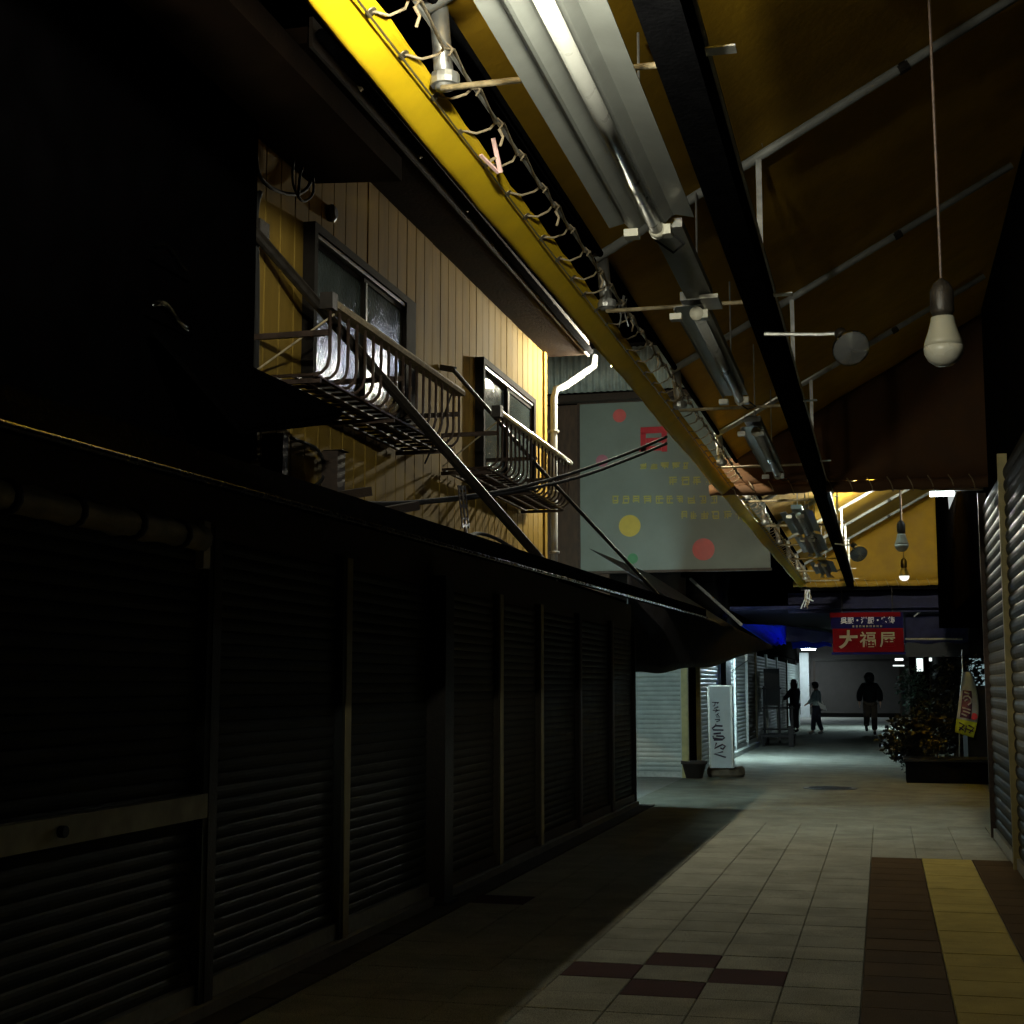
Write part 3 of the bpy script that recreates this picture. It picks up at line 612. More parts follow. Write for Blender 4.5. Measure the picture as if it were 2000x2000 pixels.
# ---- right hand shutters and wall
rw = thing('right_house', 'tall dark house wall carrying the high side of the arcade roof', 'house', (2, 8, 0))
MB().box((1.075, .3, 0), (3.5, 14.9, 6.2)).build('wall', DARKW, rw)
MB().box((1.12, 14.9, 2.6), (3.5, 30, 6.0)).build('upper_wall', MATS['shade_black_board'], rw)
shutter('tall_shutter', 'tall greenish slatted shutter closest on the right wall', (1.02, 12.35, 0), (0, -1, 0), (-1, 0, 0), 4.6, 0, 3.35, SHUT, .105, True, YPOST, .06)
shutter('tall_shutter', 'tall slatted shutter at the far end of the right wall', (1.02, 14.85, 0), (0, -1, 0), (-1, 0, 0), 2.44, 0, 3.35, SHUTB, .105, True, BROWNM, .05)

# ---- fluorescent troughs
def trough(label, y0, y1, xc, z, lit=None, wing=.18, tail=True, col=COOL):
    t = thing('fluorescent_fitting', label, 'light fitting', (xc, (y0 + y1) / 2, z))
    if wing < .1: pr = [(-.085, .03), (-.082, .045), (-.07, .05), (-.06, .05), (-.03, .05), (.035, .052), (.06, .05), (.078, .05), (.085, .03)]
    else: pr = [(-wing, .045), (-.115, .06), (-.085, .022), (-.072, .022), (-.03, .05), (.035, .052), (.06, .05), (.09, .085), (wing, .062)]
    def rf(u, v):
        i = min(8, v * 8); k = int(min(7, math.floor(i + 1e-6))); s = i - k
        return (xc + pr[k][0] + (pr[k + 1][0] - pr[k][0]) * s, y0 + u * (y1 - y0), z + pr[k][1] + (pr[k + 1][1] - pr[k][1]) * s)
    MB().grid(rf, 6, 8).build('reflector', WHITEENAMEL, t, fixn=False, thick=.003)
    MB().box((xc - .06, y0 + .05, z + .095), (xc + .06, y1 - .05, z + .14)).build('housing', WHITEENAMEL, t)
    MB().tube([(xc + .028, y0 + .05, z + .012), (xc + .028, y1 - .06, z + .012)], .0275, 14).build('tube', lit or TUBEOFF, t, True)
    for y, s in ((y0 + .03, 1), (y1 - .03, -1)):
        MB().lathe([(.035, 0), (.036, .03), (.030, .05)], (xc + .028, y - .025 * s, z + .012), 14, (0, s, 0)).build('socket', PLASTIC, t, True)
        MB().box((xc - .11, y - .02, z - .012), (xc - .05, y + .04, z + .02)).build('end_bracket', PLASTIC, t)
        MB().box((xc + .045, y - .015, z - .012), (xc + .085, y + .05, z + .03)).build('end_bracket', PLASTIC, t)
    for i, yy in enumerate((y0 + .3, y1 - .3)): MB().tube([(xc, yy, z + .14), (xc, yy, roofz(xc) - .02)], .006, 6).build('hanger', STEEL, t)
    if tail:
        MB().tube([(xc + .05, y1 - .02, z + .03), (xc + .12, y1 + .12, z - .01), (xc + .05, y1 + .30, z + .01), (xc - .02, y1 + .22, z + .05)], .005, 5).build('lead', CABLE, t)
    return t
XF = -.885; ZF = 3.33
trough('white trough fluorescent fitting with unlit tube between flap and black beam', 3.38, 5.80, XF, ZF)
trough('dim grey fluorescent fitting beyond the white trough', 7.15, 9.50, XF - .01, ZF, wing=.085)
t9 = thing('mounting_channel', 'grey mounting channel joining the white trough and the dim fitting', 'channel', (XF, 6.5, ZF))
MB().box((XF - .02, 5.9, ZF + .06), (XF + .115, 7.05, ZF + .10)).build('channel', pm('dull_grey_paint', (0.22, 0.22, 0.20), 0.5, 0.1, 0.15, 8, 0.1, dirt=0.4), t9)
MB().box((XF + .06, 6.95, ZF + .03), (XF + .15, 7.18, ZF + .05)).build('end_tongue', PLASTIC, t9)
trough('dark fluorescent fitting, last before the brown cross curtain', 10.7, 13.05, XF - .01, ZF, wing=.085)
trough('white trough fitting in the lit roof bay, first past the curtain', 16.2, 18.5, XF, ZF)
trough('white trough fitting with jagged bright end in the lit roof bay', 18.9, 21.2, XF, ZF)
trough('dim fluorescent fitting at the far end of the lit roof bay', 23.0, 25.3, XF, ZF)
# lit batten behind the cross curtain
b5 = thing('batten_light', 'bright batten lamp high under the lit yellow roof bay', 'light fitting', (.25, 21.3, 4.33))
MB().tube([(-.05, 21.3, 4.35), (.5, 21.3, 4.35)], .018, 10).build('tube', em('lit_bay_tube', (1.0, 1.0, .80), 5200), b5, True)
for x in (-.07, .5): MB().box((x, 21.27, 4.32), (x + .02, 21.33, 4.40)).build('socket', PLASTIC, b5)
MB().box((-.10, 21.14, 4.29), (.55, 21.46, 4.31)).build('housing', WHITEENAMEL, b5)  # plate added under the tube to hold its light off the floor
for x in (.0, .45): MB().tube([(x, 21.3, 4.42), (x, 21.3, roofz(x))], .006, 6).build('hanger', STEEL, b5)
b7 = thing('floorfill', 'hooded downlight lamp added behind the brown cross curtain', 'light fitting', (-.3, 15.66, 3.9))  # unseen lamp added to light the bay floor, hood shaped to trim it
MB().box((-.35, 15.61, 3.952), (-.25, 15.71, 3.96)).build('diffuser', em('bay_floor_fill', (.70, 1.0, .98), 700), b7)
MB().box((-.37, 15.57, 3.962), (-.23, 15.74, 4.0)).build('cap', BEAMB, b7)
for a, b in (((-.375, 15.57, 3.80), (-.37, 15.74, 4.0)), ((-.23, 15.57, 3.80), (-.225, 15.74, 4.0)), ((-.37, 15.565, 3.72), (-.23, 15.57, 4.0))): MB().box(a, b).build('skirt', BEAMB, b7)
MB().tube([(-.3, 15.66, 4.0), (-.3, 15.66, roofz(-.3))], .008, 6).build('stem', STEEL, b7)
b6 = thing('tube_lamp', 'glaring white tube lamp under the right side of the lit roof bay', 'light fitting', (.68, 16, 3.5))
MB().tube([(.55, 16.0, 3.508), (.80, 16.0, 3.508)], .026, 10).build('tube', em('lit_side_tube', (0.82, .98, 1), 34), b6, True)
MB().prism([(.735, 16.02, 3.525), (.825, 16.02, 3.525), (.745, 16.02, 3.34)], (0, .01, 0)).build('bracket', em('bracket_glow', (0.9, .97, .95), .5), b6)  # bracket glows by itself in place of the tube's light on it
MB().box((.55, 15.98, 3.536), (1.1, 16.02, 3.56)).build('housing', WHITEENAMEL, b6)

# ---- hanging bulbs and reflector lamps
def bulb(label, c, r, ztop, lit=None):
    t = thing('hanging_bulb', label, 'bulb', c)
    k = r / .075
    MB().lathe([(.0, -.075 * k), (.032 * k, -.071 * k), (.058 * k, -.052 * k), (.073 * k, -.022 * k), (.075 * k, .0)], c, 20).build('globe', lit or BULBW, t, True)
    MB().lathe([(.075 * k, 0), (.070 * k, .02 * k), (.056 * k, .06 * k), (.046 * k, .10 * k), (.044 * k, .115 * k), (.0, .118 * k)], c + V((0, 0, .001)), 20).build('base', BULBB, t, True)
    MB().lathe([(.036 * k, .12 * k), (.045 * k, .14 * k), (.045 * k, .22 * k), (.03 * k, .25 * k), (.006, .27 * k)], c, 16).build('socket', BLACKM, t, True)
    MB().tube([c + V((0, 0, .26 * k)), c + V((-.004, 0, (ztop - c.z) * .5)), V((c.x - .01, c.y, ztop))], .006 * max(1, k), 6).build('cord', BROWNM, t)
    return t
c = W(1843, 678, y=5.6); bulb('large white unlit bulb hanging on a cord in the dark near bay', c, .075, roofz(c.x))
nb_ = bulb('lit white bulb over an added dimming bowl, hanging above the camera', V((-.78, 2.92, 3.22)), .075, roofz(-.78), em('lit_tube', (1, .98, .80), 3600))
MB().lathe([(.01, -.13), (.08, -.12), (.13, -.09), (.15, -.045), (.146, -.045), (.126, -.086), (.078, -.114), (.01, -.124)], V((-.78, 2.92, 3.22)), 20).build('dimming_bowl', pm('dimming_bowl_white', (0.46, 0.46, 0.40), 0.6, 0, 0.05, 9, 0, transl=0.5), nb_, True)  # unseen bowl added to weaken the bulb's downward light
ub = thing('roof_fill_bulb', 'small bulb added above the trough fittings to light the near roof', 'bulb', (-.98, 3.25, 3.72))  # unseen bulb added to brighten the roof canvas, dish blocks it below
MB().lathe(sphere_prof(.04, 8), (-.98, 3.25, 3.72), 14).build('globe', em('roof_fill_glow', (1, .98, .80), 1800), ub, True)
MB().lathe([(.02, .035), (.022, .10), (.01, .12)], (-.98, 3.25, 3.72), 12).build('socket', BLACKM, ub, True)
MB().lathe([(.02, -.062), (.13, -.055), (.17, -.035), (.17, -.031), (.13, -.05), (.02, -.056)], (-.98, 3.25, 3.72), 20).build('shield_dish', BEAMB, ub, True)
MB().tube([(-.98 + .15, 3.25, 3.69), (-.98, 3.25, 3.84)], .003, 5).build('dish_wire', STEEL, ub)
MB().tube([(-.98, 3.25, 3.83), (-.98, 3.25, roofz(-.98))], .005, 6).build('cord', CABLE, ub)
MB().tube([V((-.92, 2.92, 3.18)), V((-.80, 2.92, 3.40))], .003, 5).build('bowl_wire', STEEL, nb_); MB().tube([V((-.64, 2.92, 3.18)), V((-.76, 2.92, 3.40))], .003, 5).build('bowl_wire', STEEL, nb_)
c = W(1761, 1064, y=16.0); bulb('white bulb on a cord under the lit yellow roof, larger of two', c, .075, roofz(c.x))
c = W(1766, 1125, y=23.5); bulb('smaller glowing white bulb hanging lower, before the end beam', c, .080, roofz(c.x), em('glow_bulb', (1, 1, .9), 1.2))
def flood(label, c, r):
    t = thing('reflector_lamp', label, 'lamp', c); ax = V((.28, -.75, -.6)).normalized()
    MB().lathe([(r, 0), (r * .92, -.25 * r), (r * .6, -.75 * r), (r * .32, -1.1 * r), (r * .28, -1.5 * r), (0.001, -1.5 * r)], c, 20, ax).build('reflector', CHROME, t, True)
    MB().lathe([(0.001, .32 * r), (r * .5, .26 * r), (r * .85, .12 * r), (r * .98, .01)], c, 20, ax).build('lens', LGLASS, t, True)
    b = c - ax * r * 1.5; MB().lathe([(r * .3, 0), (r * .34, -.5 * r), (r * .2, -.7 * r)], b, 12, ax).build('socket', BLACKM, t, True)
    e = b - ax * r * .5; MB().tube([e, V((e.x - .1, e.y, e.z)), V((-.54, e.y, e.z + .02))], .010, 6).build('arm', STEEL, t)
    return t
flood('clear reflector flood lamp tilted out in the dark near bay', W(1662, 680, y=7.2), .095)
flood('shiny reflector flood lamp tilted out under the lit yellow roof', W(1677, 1082, y=18.3), .11)

# ---- corner lamp over the siding wall and lamps added for reflections (behind the arcade roof)
def wall_lamp(label, c, r, strength, frm, colr=(1, .97, .86), box=False):
    t = thing('hidden_lamp', label, 'lamp', c)
    MB().lathe(sphere_prof(r, 8), c, 14).build('globe', em('lamp_globe_%d' % int(strength), colr, strength), t, True)
    if box:   # box added to keep light off the roof, open towards the wall
        k = r * 1.5
        for a, b in (((k, -k * 1.3, -k), (k + .01, k * 1.3, k)), ((-k, -k * 1.3, -k - .01), (k + .01, k * 1.3, -k)), ((-k, -k * 1.3, k), (k + .01, k * 1.3, k + .01)), ((-k, k * 1.3, -k), (k, k * 1.3 + .01, k))):
            MB().box(c + V(a), c + V(b)).build('shield_plate', BLACKM, t)
    else: MB().lathe([(r * 1.25, r * .9), (r * .5, r * 1.4), (.01, r * 1.5)], c, 14).build('hood', BLACKM, t, True)
    MB().tube([c + V((0, 0, r * 1.45)), c + V((0, 0, r * 1.45 + .12)), V(frm)], .012, 6).build('arm', STEEL, t)
    return t
wall_lamp('boxed lamp added above the arcade roof for the siding window reflection', V((-1.30, 12.6, 4.53)), .06, 170, (-.9, 12.6, 4.75), (.80, .86, 1), True)  # unseen lamp, there only to be mirrored in the wider window
wall_lamp('bright round lamp under the far corner of the siding house eave', V((-2.50, 13.86, 4.66)), .05, 5000, (-2.66, 13.68, 4.80), (1, .93, .70))

for (px_, py_, st_, lab_) in ((340, 497, 22, 'upper of two warm lamps added above the roof for glints on the dark house'), (336, 612, 26, 'lower of two warm lamps added above the roof for glints on the dark house')):
    g_ = W(px_, py_, x=-3.03); d_ = g_ - CAM; t_ = 1.70 / -d_.x; lp = g_ + V((-d_.x, d_.y, d_.z)) * t_
    wall_lamp(lab_, lp, .032, st_, lp + V((.3, 0, .1)), (1, .80, .38), True)  # unseen lamp added so the dark glass catches a warm glint
# ================================================================== SIDE LANE CORNER
# lamp on the end wall of the left row
wl = thing('bulkhead_lamp', 'bulkhead lamp on the end wall of the left row facing the side lane', 'lamp', (-3.6, 17.7, 2.3))
MB().box((-3.85, 17.60, 2.25), (-3.35, 17.64, 2.45)).build('back_plate', BLACKM, wl)
MB().box((-3.82, 17.642, 2.28), (-3.38, 17.70, 2.42)).build('diffuser', em('lane_lamp', (.70, 1.0, 1.0), 270), wl)
cs = thing('corner_shop', 'pale shuttered shop on the far corner of the side lane', 'building', (-5, 27, 0))
MB().box((-7.5, 23.26, 0), (-3.14, 29.0, 6.9)).build('wall', DARKW, cs)
MB().box((-7.5, 23.18, 2.32), (-3.05, 23.26, 3.2)).build('lintel', DARKW, cs)
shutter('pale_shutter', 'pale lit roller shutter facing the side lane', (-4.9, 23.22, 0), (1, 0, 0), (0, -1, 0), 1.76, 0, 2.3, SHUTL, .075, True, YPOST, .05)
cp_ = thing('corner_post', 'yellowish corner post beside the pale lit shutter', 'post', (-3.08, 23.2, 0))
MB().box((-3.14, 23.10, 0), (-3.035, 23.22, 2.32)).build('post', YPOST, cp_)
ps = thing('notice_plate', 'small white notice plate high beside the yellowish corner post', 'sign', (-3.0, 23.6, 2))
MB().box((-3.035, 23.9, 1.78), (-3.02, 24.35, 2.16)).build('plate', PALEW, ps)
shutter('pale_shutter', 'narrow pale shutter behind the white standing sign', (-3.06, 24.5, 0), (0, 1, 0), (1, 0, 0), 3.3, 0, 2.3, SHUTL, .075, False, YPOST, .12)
ck = thing('steel_column', 'black column past the white standing sign', 'column', (-2.98, 28.4, 0))
MB().box((-3.14, 28.0, 0), (-2.93, 28.95, 2.6)).build('shaft', BLACK, ck)
# sign board with dots
sbd = thing('dotted_sign_board', 'large pale board with coloured dots and a red character above the lane', 'sign', (-3.2, 23, 4.7))
MB().box((-4.76, 23.06, 3.32), (-1.68, 23.10, 6.11)).build('panel', BOARDW, sbd)
for a, b in (((-4.80, 3.28), (-1.66, 3.32)), ((-4.80, 6.11), (-1.66, 6.15)), ((-4.80, 3.32), (-4.76, 6.11))):
    MB().box((a[0], 23.03, a[1]), (b[0], 23.12, b[1])).build('frame_bar', BROWNM, sbd)
for (px, py, r, mt) in ((1210, 812, 13, PINK), (1176, 900, 12, MAUVE), (1230, 1027, 21, OCHRE), (1374, 1073, 21, PINK), (1236, 1091, 10, GREENP)):
    c = W(px, py, y=23.055); MB().lathe([(r / 2800 * 23.9, 0), (r / 2800 * 23.9, .006)], c, 28, (0, -1, 0)).build('dot', mt, sbd)
def brd(x0, y0, x1, y1, mt, nm, d=23.055):
    p = W(x0, y0, y=d); q_ = W(x1, y1, y=d); MB().box((p.x, d - .012, p.z), (q_.x, d + .003, q_.z)).build(nm, mt, sbd)
for r_ in ((1251, 835, 1305, 845), (1251, 845, 1262, 882), (1292, 845, 1303, 882), (1262, 856, 1292, 864), (1249, 874, 1262, 882), (1262, 872, 1292, 880)): brd(*r_, RED, 'red_stroke')
for row, (x0, x1, y0, y1) in enumerate(((1250, 1345, 903, 916), (1306, 1380, 931, 948), (1195, 1400, 968, 984), (1330, 1440, 998, 1014))):
    x = x0
    while x < x1:
        w = random.uniform(13, 18); a, b, h = x, min(x + w, x1), (y1 - y0)
        gm_ = MB()
        def gbar(p0, q0, p1, q1):
            p = W(p0, q0, y=23.057); q_ = W(p1, q1, y=23.057); gm_.box((p.x, 23.047, p.z), (q_.x, 23.06, q_.z))
        for f_ in random.sample((.02, .3, .55, .82), 3): gbar(a + random.uniform(0, 3), y0 + h * f_, b - random.uniform(0, 3), y0 + h * f_ + 2.2)
        for f_ in random.sample((.1, .4, .75), 2): gbar(a + w * f_, y0 + random.uniform(0, 4), a + w * f_ + 2.4, y1 - random.uniform(0, 3))
        gm_.build('faded_character', PALEY, sbd, fixn=False); x += w + random.uniform(4, 8)
# corrugated parapet with scalloped edge
cr = thing('corrugated_parapet', 'corrugated iron parapet with scalloped lower edge above the dotted board', 'parapet', (-4.5, 23, 6.3))
def cw(u, v): x = -5.6 + u * 3.4; return (x, 22.80 + .022 * math.cos(x * 2 * math.pi / .11), 6.26 + v * .72)
MB().grid(cw, 31 * 8, 1).build('iron_sheet', CORR, cr, True, fixn=False, thick=.004)
MB().box((-5.6, 22.86, 6.13), (-2.2, 23.05, 6.24)).build('edge_timber', DARKWOOD, cr)
MB().box((-5.6, 22.86, 7.0), (-2.2, 23.2, 7.06)).build('coping', DARKW, cr)
MB().tube([(-5.12, 22.95, 6.16), (-5.12, 22.75, 6.16)], .05, 10).build('pipe_end', PIPEW, cr)
bp_ = thing('brown_gable', 'dark brown house side between the downpipe and the dotted board', 'building', (-5, 21, 3))
MB().box((-8, 23.13, 2.6), (-4.3, 23.25, 6.12)).build('wall', pm('brown_board', (0.075, 0.045, 0.028), 0.75, 0, 0.3, 5, 0.3, 30, dirt=0.4, stretch=(4, 1, 1)), bp_)

# white standing sign, stone base, pot
ss = thing('standing_sign', 'white standing sign with hand painted sideways writing on a stone slab', 'sign', (-2.55, 23.4, 0))
tl, tr, bl_, br = W(1383, 1340, y=23.3), W(1428, 1340, y=23.3), W(1388, 1500, y=23.3), W(1431, 1500, y=23.3)
MB().prism([bl_, br, tr, tl], (0, .14, 0)).build('panel', PALEW, ss)
fr = MB()
for a, b in ((bl_, tl), (tl, tr), (tr, br)): fr.bar(a + V((0, .07, 0)), b + V((0, .07, 0)), .03, .18, (0, 1, 0))
fr.build('frame', ALU, ss)
su = (tl - bl_); sr = (br - bl_)
def sp(px, py): return ((px - 1388) / 43.0, (1500 - py) / 160.0)
def z2(lines): return [[sp(1370 + a * .10352, 1330 + b * .10352) for a, b in ln] for ln in lines]
strokes(z2([[(240, 405), (370, 408), (330, 440)], [(300, 415), (285, 470), (250, 475)], [(330, 480), (345, 500), (275, 520)], [(345, 490), (360, 500)], [(250, 555), (380, 555)], [(310, 535), (345, 560), (290, 590)], [(355, 610), (330, 640), (300, 650)], [(330, 630), (380, 690), (310, 680)], [(285, 735), (380, 725), (375, 750), (310, 775)]]), INK, ss, bl_ + V((0, -.006, 0)), sr, su, .008)
strokes(z2([[(300, 812), (290, 850), (425, 855)], [(290, 850), (228, 900), (250, 925), (440, 932)], [(250, 1000), (390, 985)], [(240, 1040), (240, 1080), (420, 1100), (455, 1075), (430, 1045), (300, 1040)], [(250, 1115), (420, 1110)], [(300, 1165), (260, 1275), (410, 1200), (465, 1230), (420, 1290), (370, 1265)], [(420, 1335), (250, 1375), (470, 1442)]]), INK, ss, bl_ + V((0, -.006, 0)), sr, su, .014)
base = MB().lathe([(.30, 0), (.33, .04), (.32, .13), (.28, .17), (.1, .18)], (-2.50, 23.62, 0), 12)
base.v = [V((-2.5 + (p.x + 2.5) * .95, p.y * .75 + 23.62 * .25, p.z + random.uniform(-.01, .01))) for p in base.v]
base.build('stone_base', STONE, ss)
pt = thing('flower_pot', 'dark empty flower pot beside the white standing sign', 'pot', (-2.95, 23.1, 0))
MB().lathe([(.13, 0), (.19, .22), (.21, .22), (.21, .27), (.18, .27), (.16, .2), (.001, .2)], (-2.95, 23.1, 0), 16).build('pot', TERRA, pt, True)

# ================================================================== FAR LEFT SHOPS
fs = thing('far_shop_row', 'row of shuttered shops beyond the black column on the left', 'building', (-4, 40, 0))
MB().box((-7, 29.05, 0), (-3.16, 55, 5)).build('wall', DARKW, fs)
MB().box((-3.158, 29.05, 2.42), (-3.1, 55, 2.9)).build('lintel', DARKW, fs)
MB().box((-3.5, 29.3, 0), (-2.95, 35.8, .10)).build('door_step', pm('step_concrete', (0.36, 0.37, 0.34), 0.7, 0, 0.15, 6, 0.3, 50, dirt=0.3), fs)
fy = [29.3, 30.9, 33.6, 36.2, 39.5, 43.5, 48.0, 54.8]
flab = ['narrow pale shutter strip just past the black column', 'wide pale green shutter above the low concrete step', 'dim shutter at the end of the concrete step', 'bright ribbed shutter behind the dark display rack', 'far pale shutter behind the person with long dark hair', 'plain grey far shutter, second last of the left row', 'last far shutter before the bright white pillar']
for i in range(7):
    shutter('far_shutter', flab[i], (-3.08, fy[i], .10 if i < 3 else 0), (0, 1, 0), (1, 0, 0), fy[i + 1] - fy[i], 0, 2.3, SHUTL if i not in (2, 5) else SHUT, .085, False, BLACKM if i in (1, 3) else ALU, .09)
br_ = thing('diagonal_brace', 'thin dark brace across the top of the pale green shutter', 'brace', (-3.0, 31, 2))
MB().tube([W(1430, 1310, x=-3.0), W(1468, 1285, x=-3.0)], .014, 6).build('rod', BLACKM, br_)
pA, pB = W(1564, 1401, z=0), W(1582, 1401, z=0)
pl = thing('white_pillar', 'bright white square pillar at the end of the left shops', 'pillar', pA)
MB().box((pA.x, pA.y, 0), (pB.x, pA.y + .5, 3.0)).build('shaft', PALEW, pl); MB().box((pA.x - .04, pA.y - .04, 0), (pB.x + .04, pA.y + .54, .12)).build('plinth', PALEW, pl)
rk = thing('display_rack', 'dark wooden display rack with tray in front of the bright shutters', 'rack', (-2.8, 38.5, 0))
for x in (-3.0, -2.62, -2.3):
    MB().box((x - .03, 37.9, 0), (x + .03, 37.98, 1.45 if x < -2.5 else .95)).build('post', BLACK, rk)
for z in (.35, .9, 1.4):
    MB().box((-3.05, 37.86, z - .03), (-2.25 if z < 1.2 else -2.55, 38.3, z + .01)).build('shelf', BLACK, rk)
MB().box((-3.0, 37.96, .95), (-2.6, 38.0, 1.9)).build('back_board', BLACK, rk)
tb_ = thing('low_stand', 'low dark stand on the paving before the display rack', 'stand', (-2.5, 35, 0))
MB().box((-2.9, 35.5, .22), (-2.15, 37.0, .28)).build('top', BLACK, tb_)
for x in (-2.85, -2.2):
    for y in (35.6, 36.9): MB().box((x - .03, y - .03, 0), (x + .03, y + .03, .22)).build('leg', BLACK, tb_)
MB().box((-2.24, 35.4, 0), (-2.12, 35.5, .5)).build('upright', BLACK, tb_)

# lane-side tarpaulins hanging from the canopy end
def sheet(name, label, cat, top, bot, mat, nu=24, nv=8, rip=.03):
    def fn(u, v):
        k = u * (len(top) - 1); i = min(len(top) - 2, int(k)); t = k - i
        a = top[i].lerp(top[i + 1], t); b = bot[i].lerp(bot[i + 1], t); p = a.lerp(b, v)
        return p + V((0, rip * math.sin(13 * u + 2 * v), rip * .6 * math.sin(17 * u) * v))
    o = MB().grid(fn, nu, nv).build(name, mat, None, True, fixn=False, thick=.004); return tag(o, label, cat)
sheet('hanging_tarp', 'black tarpaulin sagging from the end of the left canopy', 'tarp',
      [W(1225, 1120, y=17.7), W(1300, 1180, y=18.4), W(1400, 1210, y=20.5), W(1505, 1259, y=24.5)],
      [W(1225, 1316, y=17.7), W(1300, 1312, y=18.4), W(1392, 1300, y=20.5), W(1510, 1264, y=24.5)], DARKTARP)
sheet('canopy_sheet', 'dark canopy sheet sloping over the corner shop front', 'canopy',
      [V((-3.6, 18.0, 3.2)), V((-3.3, 21, 3.1)), V((-3.15, 24, 2.9))], [V((-2.1, 18.0, 2.25)), V((-2.1, 21, 2.3)), V((-2.2, 24, 2.3))], DARKTARP)
sheet('blue_awning', 'bright blue tarpaulin awning glowing over the far left shops', 'awning',
      [W(1440, 1218, y=27), W(1535, 1222, y=31)], [W(1508, 1262, y=26.6), W(1535, 1258, y=31)], BLUE)
sheet('blue_awning', 'smaller blue tarpaulin edge next to the red shop sign', 'awning',
      [W(1545, 1250, y=36), W(1622, 1246, y=36.4)], [W(1548, 1268, y=35.8), W(1625, 1262, y=36.2)], BLUE)
sheet('blue_awning', 'dark blue tarpaulin fold above the smaller blue edge', 'awning',
      [W(1500, 1216, y=33.5), W(1628, 1236, y=33.8)], [W(1520, 1252, y=33.5), W(1628, 1256, y=33.8)], NAVY)
sheet('green_awning', 'pale green awning slope behind the blue tarpaulins', 'awning',
      [W(1530, 1210, y=40), W(1626, 1232, y=40.3)], [W(1548, 1228, y=39.8), W(1626, 1252, y=40)], GREENR)
sr_ = thing('stay_rod', 'bright pale stay rod slanting down to the far left canopy', 'rod', W(1447, 1218, x=-2.1))
MB().tube([W(1349, 1131, x=-3.1), W(1448, 1220, x=-2.1)], .026, 8).build('rod', PALEW, sr_)
MB().lathe([(.03, -.05), (.032, 0), (.03, .05)], W(1362, 1143, x=-2.98), 10, W(1447, 1218, x=-2.1) - W(1349, 1131, x=-3.1)).build('collar', BLACKM, sr_)
sr2 = thing('stay_rod', 'pale stay rod slanting up behind the red shop sign', 'rod', W(1738, 1210, y=31))
MB().tube([W(1738, 1210, y=31), W(1784, 1164, y=31)], .022, 8).build('rod', PALEW, sr2)
sr3 = thing('stay_rod', 'dim stay rod right of the red shop sign', 'rod', W(1785, 1204, y=31))
MB().tube([W(1785, 1204, y=31), W(1838, 1164, y=31)], .016, 8).build('rod', STEEL, sr3)
# lamp under the canopies
fl_ = thing('canopy_lamp', 'lamp under the dark canopy of the corner shop', 'lamp', (-2.75, 29.5, 2.3))
MB().box((-3.0, 29.3, 2.30), (-2.5, 29.7, 2.34)).build('diffuser', em('canopy_lamp_glow', (.66, .93, 1), 250), fl_); MB().box((-3.02, 29.28, 2.342), (-2.48, 29.72, 2.40)).build('housing', BLACKM, fl_)
pH = W(1579, 1268, y=pA.y - 1.6)
f2 = thing('canopy_lamp', 'glaring lamp at the head of the white pillar', 'lamp', pH)
MB().box(pH + V((-.3, -.3, -.02)), pH + V((.3, .3, .02))).build('diffuser', em('pillar_lamp_glow', (.80, .97, 1), 75), f2); MB().box(pH + V((-.34, -.34, .022)), pH + V((.34, .34, .08))).build('housing', PALEW, f2)
MB().tube([pH + V((0, 0, .08)), pH + V((-.3, 1.8, .1))], .02, 6).build('arm', STEEL, f2)
f3 = thing('canopy_lamp', 'lamp added behind the red shop sign to light the far end', 'lamp', (-.3, 52, 2.95))
MB().box((-.65, 51.7, 2.93), (.05, 52.3, 2.96)).build('diffuser', em('far_fill_glow', (.68, .92, 1), 150), f3); MB().box((-.67, 51.68, 2.962), (.07, 52.32, 3.045)).build('housing', BLACKM, f3)  # unseen lamp added to brighten the end wall and far paving

# ================================================================== RED SHOP SIGN AND FAR CANOPY
rs = thing('shop_sign', 'hanging red and navy shop sign with large pale gold characters', 'sign', (-.27, 29, 2.5))
A = W(1626, 1228, y=29.9); B = W(1766, 1273, y=29.9); Tt = W(1621, 1197, y=29.9)
MB().box((A.x, 29.9, B.z), (B.x, 30.0, A.z)).build('lower_panel', REDS, rs)
MB().box((A.x - .03, 29.93, A.z + .002), (B.x + .0, 30.0, Tt.z)).build('upper_panel', NAVYS, rs)
MB().box((A.x - .05, 29.88, Tt.z - .09), (B.x - .05, 30.0, Tt.z)).build('top_strip', REDS, rs)
MB().box((A.x - .03, 29.92, B.z - .05), (B.x + .03, 30.0, B.z)).build('bottom_strip', NAVYS, rs)
for x in (A.x + .2, B.x - .2): MB().tube([(x, 29.95, Tt.z), (x, 29.95, 3.45)], .012, 6).build('hanger', BLACKM, rs)
cx = (A.x + B.x) / 2
hh = A.z - B.z
text('大', hh * .80, LETTER, rs, (A.x + .31, 29.893, (A.z + B.z) / 2 - .01), (1, 0, 0), (0, 0, 1), off=.012, ext=.006)
text('福', hh * .70, LETTER, rs, (cx + .0, 29.893, (A.z + B.z) / 2 - .01), (1, 0, 0), (0, 0, 1), off=.004, ext=.006)
text('屋', hh * .70, LETTER, rs, (B.x - .31, 29.893, (A.z + B.z) / 2 - .01), (1, 0, 0), (0, 0, 1), off=.004, ext=.006)
text('呉服・洋服・宝飾', .14, LETTERW, rs, (cx, 29.924, A.z + .155), (1, 0, 0), (0, 0, 1), off=.003, width=1.06)
m = MB()
for k in range(9):
    x = cx - .30 + k * .068
    for q in range(2): m.box((x + q * .025, 29.922, A.z + .025), (x + q * .025 + .010, 29.929, A.z + .065))
    m.box((x, 29.922, A.z + random.choice((.025, .042, .056))), (x + .035, 29.9285, A.z + random.choice((.034, .051, .066))))
m.build('worn_small_print', LETTER, rs)
